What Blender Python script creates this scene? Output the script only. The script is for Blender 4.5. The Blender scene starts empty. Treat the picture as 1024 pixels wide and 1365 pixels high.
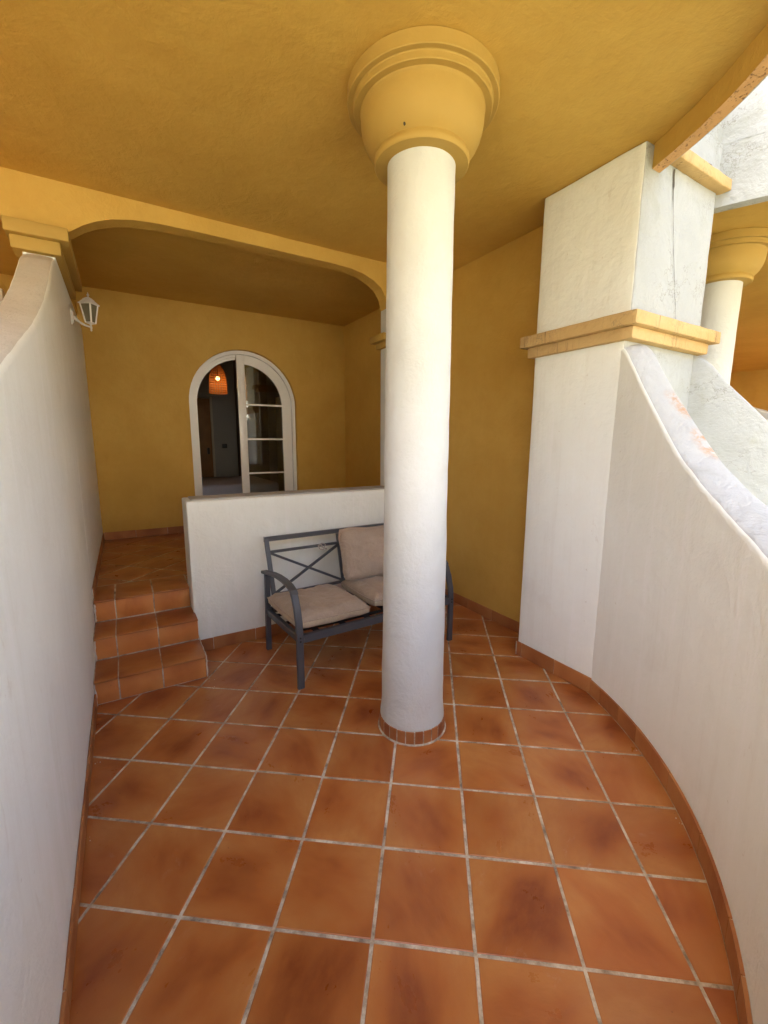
import bpy, bmesh, math, random
from mathutils import Matrix, Vector, noise

random.seed(7)
R = math.radians
PI = math.pi
scene = bpy.context.scene
col = scene.collection

# ------------------------------------------------------------------ camera
YAW = -31.0
cam_d = bpy.data.cameras.new("camera")
cam = bpy.data.objects.new("camera", cam_d)
col.objects.link(cam)
cam_d.sensor_fit = 'HORIZONTAL'
cam_d.sensor_width = 36.0
cam_d.lens = 575.0 / 1024.0 * 36.0
cam_d.clip_start = 0.02
cam_d.clip_end = 2000
cam.matrix_world = (Matrix.Translation((0, 0, 1.6)) @ Matrix.Rotation(R(YAW), 4, 'Z')
                    @ Matrix.Rotation(R(80.6), 4, 'X') @ Matrix.Rotation(R(0.3), 4, 'Z'))
scene.camera = cam

# ------------------------------------------------------------------ light
SUN_ELEV, SUN_ROT = R(50), R(-60)          # hazy sun behind and to the left of the building: the terrace is in open shade
world = bpy.data.worlds.new("World")
scene.world = world
world.use_nodes = True
wn = world.node_tree
bg = wn.nodes["Background"]
sky = wn.nodes.new("ShaderNodeTexSky")
sky.sky_type = 'NISHITA'
sky.sun_disc = False
sky.sun_elevation = SUN_ELEV
sky.sun_rotation = SUN_ROT
sky.dust_density = 10.0        # milky, hazy sky
sky.air_density = 0.75
sky.ozone_density = 0.8
wn.links.new(sky.outputs[0], bg.inputs[0])
bg.inputs[1].default_value = 0.15

sun_d = bpy.data.lights.new("sun", 'SUN')
sun_d.energy = 1.5
sun_d.angle = R(12)
sun_d.color = (1.0, 0.95, 0.87)
sun = bpy.data.objects.new("sun", sun_d)
col.objects.link(sun)
sdir = Vector((math.sin(SUN_ROT) * math.cos(SUN_ELEV), math.cos(SUN_ROT) * math.cos(SUN_ELEV), math.sin(SUN_ELEV)))
sun.rotation_euler = sdir.to_track_quat('Z', 'Y').to_euler()
sun.location = (0, 0, 12)

scene.view_settings.view_transform = 'Standard'
scene.view_settings.look = 'None'
scene.view_settings.exposure = 3.36
scene.view_settings.gamma = 1.0
scene.view_settings.use_curve_mapping = False
scene.render.engine = 'CYCLES'
scene.cycles.use_denoising = True
scene.cycles.max_bounces = 12
scene.cycles.diffuse_bounces = 8

# ------------------------------------------------------------------ materials
def new_mat(name):
    m = bpy.data.materials.new(name)
    m.use_nodes = True
    return m, m.node_tree, m.node_tree.nodes["Principled BSDF"]

def N(nt, t, **kw):
    n = nt.nodes.new(t)
    for k, v in kw.items():
        if k in n.inputs.keys() if hasattr(n.inputs, 'keys') else False:
            n.inputs[k].default_value = v
        else:
            setattr(n, k, v)
    return n

def noise_tex(nt, vec, scale, detail=4, rough=0.55, dist=0.0):
    n = nt.nodes.new("ShaderNodeTexNoise")
    n.inputs['Scale'].default_value = scale
    n.inputs['Detail'].default_value = detail
    n.inputs['Roughness'].default_value = rough
    n.inputs['Distortion'].default_value = dist
    nt.links.new(vec, n.inputs['Vector'])
    return n

def ramp(nt, fac, stops):
    r = nt.nodes.new("ShaderNodeValToRGB")
    e = r.color_ramp.elements
    while len(e) > 1:
        e.remove(e[0])
    e[0].position = stops[0][0]
    e[0].color = stops[0][1] if len(stops[0][1]) == 4 else (*stops[0][1], 1)
    for p, c in stops[1:]:
        x = e.new(p)
        x.color = c if len(c) == 4 else (*c, 1)
    nt.links.new(fac, r.inputs[0])
    return r

def mixc(nt, fac, a, b, mode='MIX'):
    m = nt.nodes.new("ShaderNodeMix")
    m.data_type = 'RGBA'
    m.blend_type = mode
    for sock, val in ((m.inputs[0], fac), (m.inputs[6], a), (m.inputs[7], b)):
        if isinstance(val, (int, float)):
            sock.default_value = val
        elif isinstance(val, tuple):
            sock.default_value = val if len(val) == 4 else (*val, 1)
        else:
            nt.links.new(val, sock)
    return m.outputs[2]

def pos_vec(nt, scale=(1, 1, 1)):
    g = nt.nodes.new("ShaderNodeNewGeometry")
    mp = nt.nodes.new("ShaderNodeMapping")
    mp.inputs['Scale'].default_value = scale
    nt.links.new(g.outputs['Position'], mp.inputs['Vector'])
    return mp.outputs[0]

def bump(nt, bsdf, layers):
    """layers: (height socket, strength, distance)"""
    prev = None
    for h, s, d in layers:
        b = nt.nodes.new("ShaderNodeBump")
        b.inputs['Strength'].default_value = s
        b.inputs['Distance'].default_value = d
        nt.links.new(h, b.inputs['Height'])
        if prev is not None:
            nt.links.new(prev, b.inputs['Normal'])
        prev = b.outputs[0]
    nt.links.new(prev, bsdf.inputs['Normal'])

def plaster(name, base, dark, stain=(0.45, 0.38, 0.27), stain_amt=0.25, rough=0.8, bumpy=0.5, streaks=0.0, mott=0.5, dirt=None, drips=0.0, specks=0.0, rust=None):
    m, nt, b = new_mat(name)
    p = pos_vec(nt)
    n1 = noise_tex(nt, p, 1.7, 5, 0.6)
    n2 = noise_tex(nt, p, 14, 6, 0.65)
    c = mixc(nt, ramp(nt, n1.outputs[0], [(0.35, (0, 0, 0)), (0.68, (1, 1, 1))]).outputs[0], base, dark)
    c2 = mixc(nt, 0.5, base, dark)
    c = mixc(nt, ramp(nt, n2.outputs[0], [(0.45, (0, 0, 0)), (0.75, (mott, mott, mott))]).outputs[0], c, dark)
    # blotchy stains of dirt
    n3 = noise_tex(nt, p, 3.3, 8, 0.7, 0.6)
    c = mixc(nt, ramp(nt, n3.outputs[0], [(0.56, (0, 0, 0)), (0.78, (stain_amt,) * 3)]).outputs[0], c, stain)
    if streaks:
        ps = pos_vec(nt, (9, 9, 0.55))
        n4 = noise_tex(nt, ps, 1.6, 6, 0.65, 0.2)
        c = mixc(nt, ramp(nt, n4.outputs[0], [(0.55, (0, 0, 0)), (0.68, (streaks,) * 3)]).outputs[0], c, tuple(min(0.9, x * 1.18) for x in base))
        c = mixc(nt, ramp(nt, n4.outputs[0], [(0.30, (streaks * .3,) * 3), (0.45, (0, 0, 0))]).outputs[0], c, stain)
    if dirt:   # fine cracks and specks
        v = nt.nodes.new("ShaderNodeTexVoronoi")
        v.feature = 'DISTANCE_TO_EDGE'
        v.inputs['Scale'].default_value = 5.5
        wv = noise_tex(nt, p, 4, 5, 0.7)
        mx = nt.nodes.new("ShaderNodeMix"); mx.data_type = 'VECTOR'; mx.inputs[0].default_value = 0.35
        nt.links.new(p, mx.inputs[4]); nt.links.new(wv.outputs[1], mx.inputs[5])
        nt.links.new(mx.outputs[1], v.inputs['Vector'])
        cr = ramp(nt, v.outputs[0], [(0.0, (dirt,) * 3), (0.02, (0, 0, 0))])
        n5 = noise_tex(nt, p, 2.2, 3)
        k = mixc(nt, ramp(nt, n5.outputs[0], [(0.5, (0, 0, 0)), (0.6, (1, 1, 1))]).outputs[0], (0, 0, 0, 1), cr.outputs[0])
        c = mixc(nt, k, c, (0.16, 0.14, 0.09))
    if drips:
        n6 = noise_tex(nt, pos_vec(nt, (26, 26, 1.5)), 1.0, 5, 0.7, 0.1)
        n7 = noise_tex(nt, p, 2.6, 3)
        k = mixc(nt, ramp(nt, n7.outputs[0], [(0.42, (0, 0, 0)), (0.6, (1, 1, 1))]).outputs[0], (0, 0, 0, 1), ramp(nt, n6.outputs[0], [(0.58, (0, 0, 0)), (0.68, (drips,) * 3)]).outputs[0])
        c = mixc(nt, k, c, tuple(x * 0.5 for x in stain))
    if specks:
        n8 = noise_tex(nt, p, 38, 3, 0.5)
        c = mixc(nt, ramp(nt, n8.outputs[0], [(0.735, (0, 0, 0)), (0.765, (specks,) * 3)]).outputs[0], c, stain)
        n9 = noise_tex(nt, pos_vec(nt, (1, 1, 0.4)), 11, 8, 0.75, 0.8)
        n10 = noise_tex(nt, p, 1.3, 2)
        k = mixc(nt, ramp(nt, n10.outputs[0], [(0.50, (0, 0, 0)), (0.62, (1, 1, 1))]).outputs[0], (0, 0, 0, 1), ramp(nt, n9.outputs[0], [(0.60, (0, 0, 0)), (0.66, (specks * .7,) * 3)]).outputs[0])
        c = mixc(nt, k, c, stain)
    for (px_, py_, pz_, rad) in (rust or []):
        vd = nt.nodes.new("ShaderNodeVectorMath"); vd.operation = 'DISTANCE'
        nt.links.new(pos_vec(nt), vd.inputs[0]); vd.inputs[1].default_value = (px_, py_, pz_)
        m1 = nt.nodes.new("ShaderNodeMapRange"); m1.inputs[1].default_value = rad; m1.inputs[2].default_value = rad * 0.2
        nt.links.new(vd.outputs['Value'], m1.inputs[0])
        nr = noise_tex(nt, p, 26, 6, 0.75)
        m2 = nt.nodes.new("ShaderNodeMath"); m2.operation = 'MULTIPLY'
        nt.links.new(m1.outputs[0], m2.inputs[0])
        nt.links.new(ramp(nt, nr.outputs[0], [(0.40, (0, 0, 0)), (0.60, (0.75, 0.75, 0.75))]).outputs[0], m2.inputs[1])
        c = mixc(nt, m2.outputs[0], c, (0.46, 0.235, 0.09))
    nt.links.new(c, b.inputs['Base Color'])
    b.inputs['Roughness'].default_value = rough
    b.inputs['Specular IOR Level'].default_value = 0.3
    nb1 = noise_tex(nt, p, 6, 5, 0.6, 0.4)
    nb2 = noise_tex(nt, p, 55, 6, 0.6)
    bump(nt, b, [(nb1.outputs[0], 0.5 * bumpy, 0.04), (nb2.outputs[0], 0.45 * bumpy, 0.008)])
    return m

M = {}
RUST = []
for a_, rr_, d_ in ((28.0, 0.045, .03), (28.9, 0.05, .02), (29.8, 0.045, .015), (32.6, 0.05, .02), (33.6, 0.06, .012), (34.6, 0.045, .02)):
    RUST.append((0.337 + (2.46 - d_) * math.cos(R(-a_)), 2.335 + (2.46 - d_) * math.sin(R(-a_)), 1.93 - (a_ - 26) * 0.045, rr_ + .025))
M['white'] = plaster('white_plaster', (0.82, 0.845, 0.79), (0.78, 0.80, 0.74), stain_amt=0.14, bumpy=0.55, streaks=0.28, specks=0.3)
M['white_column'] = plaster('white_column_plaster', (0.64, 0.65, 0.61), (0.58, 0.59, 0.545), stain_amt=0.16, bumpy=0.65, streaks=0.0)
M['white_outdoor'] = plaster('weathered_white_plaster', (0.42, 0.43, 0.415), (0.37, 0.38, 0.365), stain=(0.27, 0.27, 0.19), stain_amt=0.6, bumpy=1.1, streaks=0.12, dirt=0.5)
M['white_cap'] = plaster('stained_white_cap', (0.46, 0.46, 0.43), (0.39, 0.39, 0.36), stain=(0.27, 0.26, 0.21), stain_amt=0.6, bumpy=1.3, mott=0.6, specks=0.18,
                         rust=RUST)
M['brown_cap'] = plaster('brushed_mortar_cap', (0.64, 0.63, 0.57), (0.54, 0.52, 0.46), stain=(0.66, 0.62, 0.55), stain_amt=0.6, bumpy=1.3, mott=0.6)
M['yellow'] = plaster('ochre_plaster', (0.60, 0.385, 0.088), (0.53, 0.325, 0.066), stain=(0.44, 0.25, 0.05), stain_amt=0.28, rough=0.72, bumpy=0.5, mott=0.45, streaks=0.07, specks=0.22)
M['capital'] = plaster('ochre_capital_paint', (0.46, 0.30, 0.075), (0.42, 0.27, 0.062), stain=(0.5, 0.26, 0.05), stain_amt=0.15, rough=0.7, bumpy=0.2, mott=0.25)
M['cornice'] = plaster('faded_ochre_cornice', (0.56, 0.39, 0.175), (0.50, 0.32, 0.12), stain=(0.25, 0.14, 0.06), stain_amt=0.6, bumpy=0.9, mott=0.5, dirt=0.5, drips=0.8)
M['crack'] = plaster('crack_dark', (0.10, 0.085, 0.06), (0.05, 0.04, 0.03), stain_amt=0.1)
M['caulk'] = plaster('caulk_bead', (0.72, 0.67, 0.58), (0.55, 0.47, 0.38), stain_amt=0.3, bumpy=1.0)

# pitted fascia
def fascia_mat():
    m, nt, b = new_mat('pitted_ochre_edge')
    p = pos_vec(nt)
    n1 = noise_tex(nt, p, 5, 5)
    c = mixc(nt, n1.outputs[0], (0.62, 0.36, 0.14), (0.55, 0.30, 0.12))
    n2 = noise_tex(nt, p, 90, 3, 0.5)
    n3 = noise_tex(nt, p, 7, 3)
    pits = nt.nodes.new("ShaderNodeMath"); pits.operation = 'MULTIPLY'
    r2 = ramp(nt, n2.outputs[0], [(0.59, (0, 0, 0)), (0.64, (0.85, 0.85, 0.85))])
    r3 = ramp(nt, n3.outputs[0], [(0.40, (0, 0, 0)), (0.55, (1, 1, 1))])
    nt.links.new(r2.outputs[0], pits.inputs[0]); nt.links.new(r3.outputs[0], pits.inputs[1])
    c = mixc(nt, pits.outputs[0], c, (0.17, 0.07, 0.03))
    nt.links.new(c, b.inputs['Base Color'])
    b.inputs['Roughness'].default_value = 0.85
    inv = nt.nodes.new("ShaderNodeMath"); inv.operation = 'SUBTRACT'; inv.inputs[0].default_value = 1
    nt.links.new(pits.outputs[0], inv.inputs[1])
    nb = noise_tex(nt, p, 25, 6)
    bump(nt, b, [(nb.outputs[0], 0.5, 0.01), (inv.outputs[0], 1.0, 0.008)])
    return m
M['fascia'] = fascia_mat()

def tile_mat(name, light, mid, dark, rough=0.36, scale=3.2, scuff=0.4):
    m, nt, b = new_mat(name)
    oi = nt.nodes.new("ShaderNodeObjectInfo")
    tc = nt.nodes.new("ShaderNodeTexCoord")
    mul = nt.nodes.new("ShaderNodeMath"); mul.operation = 'MULTIPLY'; mul.inputs[1].default_value = 37.0
    nt.links.new(oi.outputs['Random'], mul.inputs[0])
    # stretch direction varies from tile to tile
    rot = nt.nodes.new("ShaderNodeVectorRotate"); rot.rotation_type = 'Z_AXIS'
    ang = nt.nodes.new("ShaderNodeMath"); ang.operation = 'MULTIPLY'; ang.inputs[1].default_value = 19.0
    nt.links.new(oi.outputs['Random'], ang.inputs[0]); nt.links.new(ang.outputs[0], rot.inputs['Angle'])
    nt.links.new(tc.outputs['Object'], rot.inputs['Vector'])
    mp = nt.nodes.new("ShaderNodeMapping"); mp.inputs['Scale'].default_value = (1.0, 1.9, 1.0)
    nt.links.new(rot.outputs[0], mp.inputs['Vector'])
    def n4(scale, detail, rgh, dist=0.0, vec=mp.outputs[0]):
        n = nt.nodes.new("ShaderNodeTexNoise"); n.noise_dimensions = '4D'
        n.inputs['Scale'].default_value = scale; n.inputs['Detail'].default_value = detail
        n.inputs['Roughness'].default_value = rgh; n.inputs['Distortion'].default_value = dist
        nt.links.new(vec, n.inputs['Vector']); nt.links.new(mul.outputs[0], n.inputs['W'])
        return n
    a = n4(scale, 3, 0.5, 0.3)
    sx = nt.nodes.new("ShaderNodeSeparateXYZ"); nt.links.new(tc.outputs['Object'], sx.inputs[0])
    ab = []
    for k in (0, 1):
        q = nt.nodes.new("ShaderNodeMath"); q.operation = 'ABSOLUTE'; nt.links.new(sx.outputs[k], q.inputs[0]); ab.append(q)
    mxx = nt.nodes.new("ShaderNodeMath"); mxx.operation = 'MAXIMUM'
    nt.links.new(ab[0].outputs[0], mxx.inputs[0]); nt.links.new(ab[1].outputs[0], mxx.inputs[1])
    er = nt.nodes.new("ShaderNodeMapRange"); er.interpolation_type = 'SMOOTHSTEP'
    er.inputs[1].default_value = 0.03; er.inputs[2].default_value = 0.16; er.inputs[3].default_value = -0.06; er.inputs[4].default_value = 0.08
    nt.links.new(mxx.outputs[0], er.inputs[0])
    sm0 = nt.nodes.new("ShaderNodeMath"); sm0.operation = 'ADD'
    nt.links.new(a.outputs[0], sm0.inputs[0]); nt.links.new(er.outputs[0], sm0.inputs[1])
    c = ramp(nt, sm0.outputs[0], [(0.30, dark), (0.47, mid), (0.68, light)]).outputs[0]
    f = n4(scale * 7, 6, 0.6)
    c = mixc(nt, ramp(nt, f.outputs[0], [(0.42, (0, 0, 0)), (0.75, (0.45, 0.45, 0.45))]).outputs[0], c, mid)
    # small change of tone per tile
    hs = nt.nodes.new("ShaderNodeHueSaturation")
    mr = nt.nodes.new("ShaderNodeMapRange"); mr.inputs[3].default_value = 0.91; mr.inputs[4].default_value = 1.06
    nt.links.new(oi.outputs['Random'], mr.inputs[0]); nt.links.new(mr.outputs[0], hs.inputs['Value'])
    nt.links.new(c, hs.inputs['Color'])
    # pale scuffs and specks
    s = n4(9, 9, 0.78, 0.5)
    sg = n4(3.0, 2, 0.5)
    sm = nt.nodes.new("ShaderNodeMath"); sm.operation = 'MULTIPLY'
    nt.links.new(ramp(nt, s.outputs[0], [(0.57, (0, 0, 0)), (0.72, (scuff,) * 3)]).outputs[0], sm.inputs[0])
    nt.links.new(ramp(nt, sg.outputs[0], [(0.52, (0, 0, 0)), (0.66, (1, 1, 1))]).outputs[0], sm.inputs[1])
    c = mixc(nt, sm.outputs[0], hs.outputs[0], (0.52, 0.40, 0.33))
    sp = n4(60, 2, 0.5)
    c = mixc(nt, ramp(nt, sp.outputs[0], [(0.74, (0, 0, 0)), (0.77, (0.6, 0.6, 0.6))]).outputs[0], c, (0.08, 0.03, 0.02))
    nt.links.new(c, b.inputs['Base Color'])
    rr = n4(5, 6, 0.7)
    rm = nt.nodes.new("ShaderNodeMapRange"); rm.inputs[3].default_value = rough - 0.08; rm.inputs[4].default_value = rough + 0.26
    nt.links.new(rr.outputs[0], rm.inputs[0]); nt.links.new(rm.outputs[0], b.inputs['Roughness'])
    b.inputs['Specular IOR Level'].default_value = 0.45
    h1 = n4(7, 4, 0.5); h2 = n4(70, 4, 0.6)
    bump(nt, b, [(h1.outputs[0], 0.22, 0.02), (h2.outputs[0], 0.10, 0.004)])
    return m
M['tile'] = tile_mat('terracotta_tile', (0.465, 0.195, 0.056), (0.385, 0.122, 0.030), (0.235, 0.056, 0.014), rough=0.23, scale=2.5)
M['step'] = tile_mat('terracotta_step_tile', (0.64, 0.29, 0.085), (0.58, 0.215, 0.055), (0.48, 0.155, 0.036), rough=0.42, scuff=0.2)
M['tread'] = tile_mat('terracotta_tread_tile', (0.44, 0.175, 0.048), (0.36, 0.118, 0.028), (0.27, 0.075, 0.017), rough=0.33, scuff=0.35)  # same terracotta as the risers, darkened: the treads' shade is in the colour
M['skirt'] = tile_mat('terracotta_skirting_tile', (0.44, 0.20, 0.07), (0.38, 0.145, 0.045), (0.29, 0.095, 0.03), rough=0.45, scuff=0.25)

def grout_mat(name='cement_grout', g=1.0):
    m, nt, b = new_mat(name)
    p = pos_vec(nt)
    n = noise_tex(nt, p, 9, 8, 0.7)
    n2 = noise_tex(nt, p, 80, 5, 0.7)
    c = ramp(nt, n.outputs[0], [(0.38, (0.22 * g, 0.165 * g, 0.115 * g)), (0.49, (0.45 * g, 0.375 * g, 0.28 * g)), (0.60, (0.64, 0.57, 0.45))]).outputs[0]
    c = mixc(nt, ramp(nt, n2.outputs[0], [(0.5, (0, 0, 0)), (0.7, (0.5, 0.5, 0.5))]).outputs[0], c, (0.30, 0.24, 0.17))
    nt.links.new(c, b.inputs['Base Color'])
    b.inputs['Roughness'].default_value = 0.9
    bump(nt, b, [(n2.outputs[0], 0.8, 0.004)])
    return m
M['grout'] = grout_mat()
M['pale_grout'] = grout_mat('pale_step_grout', 1.0)

def simple(name, colr, rough=0.5, metal=0.0, spec=0.5, nscale=20, var=0.12, bstr=0.1, coat=0.0):
    m, nt, b = new_mat(name)
    tc = nt.nodes.new("ShaderNodeTexCoord")
    n = noise_tex(nt, tc.outputs['Object'], nscale, 5)
    d = tuple(x * (1 - var) for x in colr)
    c = mixc(nt, n.outputs[0], colr, d)
    nt.links.new(c, b.inputs['Base Color'])
    b.inputs['Roughness'].default_value = rough
    b.inputs['Metallic'].default_value = metal
    b.inputs['Specular IOR Level'].default_value = spec
    b.inputs['Coat Weight'].default_value = coat
    if bstr:
        n2 = noise_tex(nt, tc.outputs['Object'], nscale * 6, 3)
        bump(nt, b, [(n2.outputs[0], bstr, 0.002)])
    return m
M['metal'] = simple('grey_powder_coated_metal', (0.100, 0.106, 0.118), 0.42, 0.25, 0.5, 60, 0.15, 0.12)
M['strap'] = simple('black_webbing', (0.018, 0.018, 0.02), 0.8, nscale=80)
M['pvc'] = simple('white_lacquered_frame', (0.84, 0.85, 0.82), 0.22, spec=0.5, nscale=5, var=0.06, bstr=0.03)
M['lamp_white'] = simple('white_lantern_paint', (0.74, 0.72, 0.66), 0.4, nscale=40, var=0.12, bstr=0.1)
M['lamp_glass'] = simple('frosted_lantern_glass', (0.22, 0.20, 0.13), 0.25, nscale=15, var=0.2, bstr=0.05)
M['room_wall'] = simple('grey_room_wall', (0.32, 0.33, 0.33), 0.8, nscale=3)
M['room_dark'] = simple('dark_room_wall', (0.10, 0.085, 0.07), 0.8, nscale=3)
M['wood'] = simple('brown_door_wood', (0.30, 0.15, 0.05), 0.45, nscale=7, var=0.5)
M['black'] = simple('black_plastic', (0.01, 0.01, 0.01), 0.4)
M['sheet'] = simple('pale_blue_bed_sheet', (0.52, 0.55, 0.72), 0.85, nscale=6, bstr=0.3)
M['curtain'] = simple('pale_curtain', (0.55, 0.52, 0.45), 0.9, nscale=6)
M['rope'] = simple('frayed_white_tie', (0.55, 0.50, 0.45), 0.9, nscale=90, var=0.4)

def fabric_mat(name, base, dark):
    m, nt, b = new_mat(name)
    tc = nt.nodes.new("ShaderNodeTexCoord")
    o = tc.outputs['Object']
    n = noise_tex(nt, o, 9, 6, 0.65)
    n2 = noise_tex(nt, o, 130, 4, 0.7)
    c = mixc(nt, ramp(nt, n.outputs[0], [(0.35, (0, 0, 0)), (0.7, (1, 1, 1))]).outputs[0], base, dark)
    c = mixc(nt, ramp(nt, n2.outputs[0], [(0.4, (0, 0, 0)), (0.7, (0.6, 0.6, 0.6))]).outputs[0], c, tuple(x * 0.72 for x in base))
    nt.links.new(c, b.inputs['Base Color'])
    b.inputs['Roughness'].default_value = 0.95
    b.inputs['Specular IOR Level'].default_value = 0.15
    b.inputs['Sheen Weight'].default_value = 0.15
    w1 = nt.nodes.new("ShaderNodeTexWave"); w1.inputs['Scale'].default_value = 90; w1.bands_direction = 'X'
    w2 = nt.nodes.new("ShaderNodeTexWave"); w2.inputs['Scale'].default_value = 90; w2.bands_direction = 'Y'
    nt.links.new(o, w1.inputs[0]); nt.links.new(o, w2.inputs[0])
    nw = noise_tex(nt, o, 7, 4, 0.6, 1.2)
    bump(nt, b, [(nw.outputs[0], 0.7, 0.03), (w1.outputs[1], 0.15, 0.001), (w2.outputs[1], 0.15, 0.001), (n2.outputs[0], 0.3, 0.002)])
    return m
M['cushion'] = fabric_mat('taupe_woven_fabric', (0.48, 0.385, 0.295), (0.41, 0.325, 0.245))
M['cushion_edge'] = fabric_mat('sun_bleached_fabric', (0.56, 0.47, 0.33), (0.46, 0.37, 0.26))

def glass_mat():
    m, nt, b = new_mat('window_glass')
    out = nt.nodes["Material Output"]
    tr = nt.nodes.new("ShaderNodeBsdfTransparent"); tr.inputs[0].default_value = (0.82, 0.85, 0.83, 1)
    gl = nt.nodes.new("ShaderNodeBsdfGlossy"); gl.inputs['Roughness'].default_value = 0.03
    fr = nt.nodes.new("ShaderNodeFresnel"); fr.inputs[0].default_value = 2.0
    ms = nt.nodes.new("ShaderNodeMixShader")
    nt.links.new(fr.outputs[0], ms.inputs[0]); nt.links.new(tr.outputs[0], ms.inputs[1]); nt.links.new(gl.outputs[0], ms.inputs[2])
    nt.links.new(ms.outputs[0], out.inputs[0])
    return m
M['glass'] = glass_mat()

def emit_mat(name, colr, strength, base=(0.4, 0.15, 0.03)):
    m, nt, b = new_mat(name)
    tc = nt.nodes.new("ShaderNodeTexCoord")
    n = noise_tex(nt, tc.outputs['Object'], 30, 5, 0.8)
    c = mixc(nt, n.outputs[0], colr, tuple(x * 0.3 for x in colr))
    nt.links.new(c, b.inputs['Emission Color'])
    b.inputs['Base Color'].default_value = (*base, 1)
    b.inputs['Emission Strength'].default_value = strength
    return m
M['bulb'] = emit_mat('lit_bulb', (1.0, 0.55, 0.18), 1.2)
M['wicker'] = simple('orange_wicker', (0.55, 0.22, 0.05), 0.6, nscale=60, var=0.5)

def ground_mat():
    m, nt, b = new_mat('pale_garden_paving')
    p = pos_vec(nt)
    n = noise_tex(nt, p, 0.15, 6, 0.6); n2 = noise_tex(nt, p, 6, 6, 0.7)
    c = mixc(nt, ramp(nt, n.outputs[0], [(0.45, (0, 0, 0)), (0.55, (1, 1, 1))]).outputs[0], (0.20, 0.19, 0.13), (0.15, 0.17, 0.08))
    c = mixc(nt, n2.outputs[0], c, (0.13, 0.12, 0.07))
    nt.links.new(c, b.inputs['Base Color'])
    b.inputs['Roughness'].default_value = 0.9
    return m
M['ground'] = ground_mat()

# ------------------------------------------------------------------ object helpers
def finish(name, bm, mat, parent=None, smooth=False, origin=None, base_origin=True, label=None, kind=None, auto=None):
    """link bm as one mesh object; vertices are given in world coordinates"""
    bm.normal_update()
    me = bpy.data.meshes.new(name)
    if origin is None:
        xs = [v.co.x for v in bm.verts]; ys = [v.co.y for v in bm.verts]; zs = [v.co.z for v in bm.verts]
        origin = Vector(((min(xs) + max(xs)) / 2, (min(ys) + max(ys)) / 2, min(zs)))
    origin = Vector(origin)
    bmesh.ops.translate(bm, verts=bm.verts, vec=-origin)
    bm.to_mesh(me); bm.free()
    mats = mat if isinstance(mat, (list, tuple)) else [mat]
    for k in mats:
        me.materials.append(k)
    if smooth:
        for p in me.polygons:
            p.use_smooth = True
    if auto is not None:
        try:
            me.set_sharp_from_angle(angle=R(auto))
        except Exception:
            pass
    o = bpy.data.objects.new(name, me)
    col.objects.link(o)
    if parent is not None:
        o.parent = parent
        o.location = origin - world_loc(parent)
    else:
        o.location = origin
    if label: o['label'] = label
    if kind: o['kind'] = kind
    return o

def world_loc(o):
    l = Vector(o.location)
    while o.parent is not None:
        o = o.parent
        l += Vector(o.location)
    return l

def thing(name, loc, label, cat, group=None):
    o = bpy.data.objects.new(name, None)
    col.objects.link(o)
    o.location = loc
    o.empty_display_size = 0.1
    o['label'] = label; o['category'] = cat; o['kind'] = 'thing'
    if group: o['group'] = group
    return o

def tag(o, label, cat, group=None):
    o['label'] = label; o['category'] = cat; o['kind'] = 'thing'
    if group: o['group'] = group
    return o

def add_box(bm, x0, x1, y0, y1, z0, z1, bev=0.0, seg=2):
    b2 = bmesh.new()
    r = bmesh.ops.create_cube(b2, size=1.0)
    for v in b2.verts:
        v.co = Vector(((x0 + x1) / 2 + v.co.x * (x1 - x0), (y0 + y1) / 2 + v.co.y * (y1 - y0), (z0 + z1) / 2 + v.co.z * (z1 - z0)))
    if bev > 0:
        bmesh.ops.bevel(b2, geom=b2.edges[:], offset=bev, segments=seg, affect='EDGES', profile=0.5)
    join(bm, b2)

def join(bm, b2):
    me = bpy.data.meshes.new("tmp"); b2.to_mesh(me); b2.free()
    bm.from_mesh(me); bpy.data.meshes.remove(me)

def box(name, x0, x1, y0, y1, z0, z1, mat, parent=None, bev=0.0, seg=2, smooth=False, kind=None, label=None, rough=0.0, cuts=0):
    bm = bmesh.new()
    add_box(bm, x0, x1, y0, y1, z0, z1, bev, seg)
    if cuts:
        es = [e for e in bm.edges if e.calc_length() > 0.12]
        bmesh.ops.subdivide_edges(bm, edges=es, cuts=cuts, use_grid_fill=True)
    if rough:
        roughen(bm, rough)
    return finish(name, bm, mat, parent, smooth=smooth or bev > 0, kind=kind, label=label, auto=35 if bev > 0 else None)

def roughen(bm, amp, sc=6.0):
    for v in bm.verts:
        n = noise.noise_vector(v.co * sc) + 0.5 * noise.noise_vector(v.co * sc * 3.1)
        v.co += n * amp

def poly_prism(bm, pts, z0, z1):
    """pts CCW in xy"""
    lo = [bm.verts.new((x, y, z0)) for x, y in pts]
    hi = [bm.verts.new((x, y, z1)) for x, y in pts]
    n = len(pts)
    bm.faces.new(hi); bm.faces.new(list(reversed(lo)))
    for i in range(n):
        j = (i + 1) % n
        bm.faces.new((lo[i], lo[j], hi[j], hi[i]))

def lathe(bm, cx, cy, prof, seg=48, cap=True, ang0=0, wob=0):
    rings = []
    for r, z in prof:
        rings.append([bm.verts.new((cx + r * math.cos(ang0 + 2 * PI * k / seg), cy + r * math.sin(ang0 + 2 * PI * k / seg), z)) for k in range(seg)])
    for a, b in zip(rings, rings[1:]):
        for k in range(seg):
            j = (k + 1) % seg
            bm.faces.new((a[k], a[j], b[j], b[k]))
    if cap:
        bm.faces.new(list(reversed(rings[0]))); bm.faces.new(rings[-1])

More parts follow.
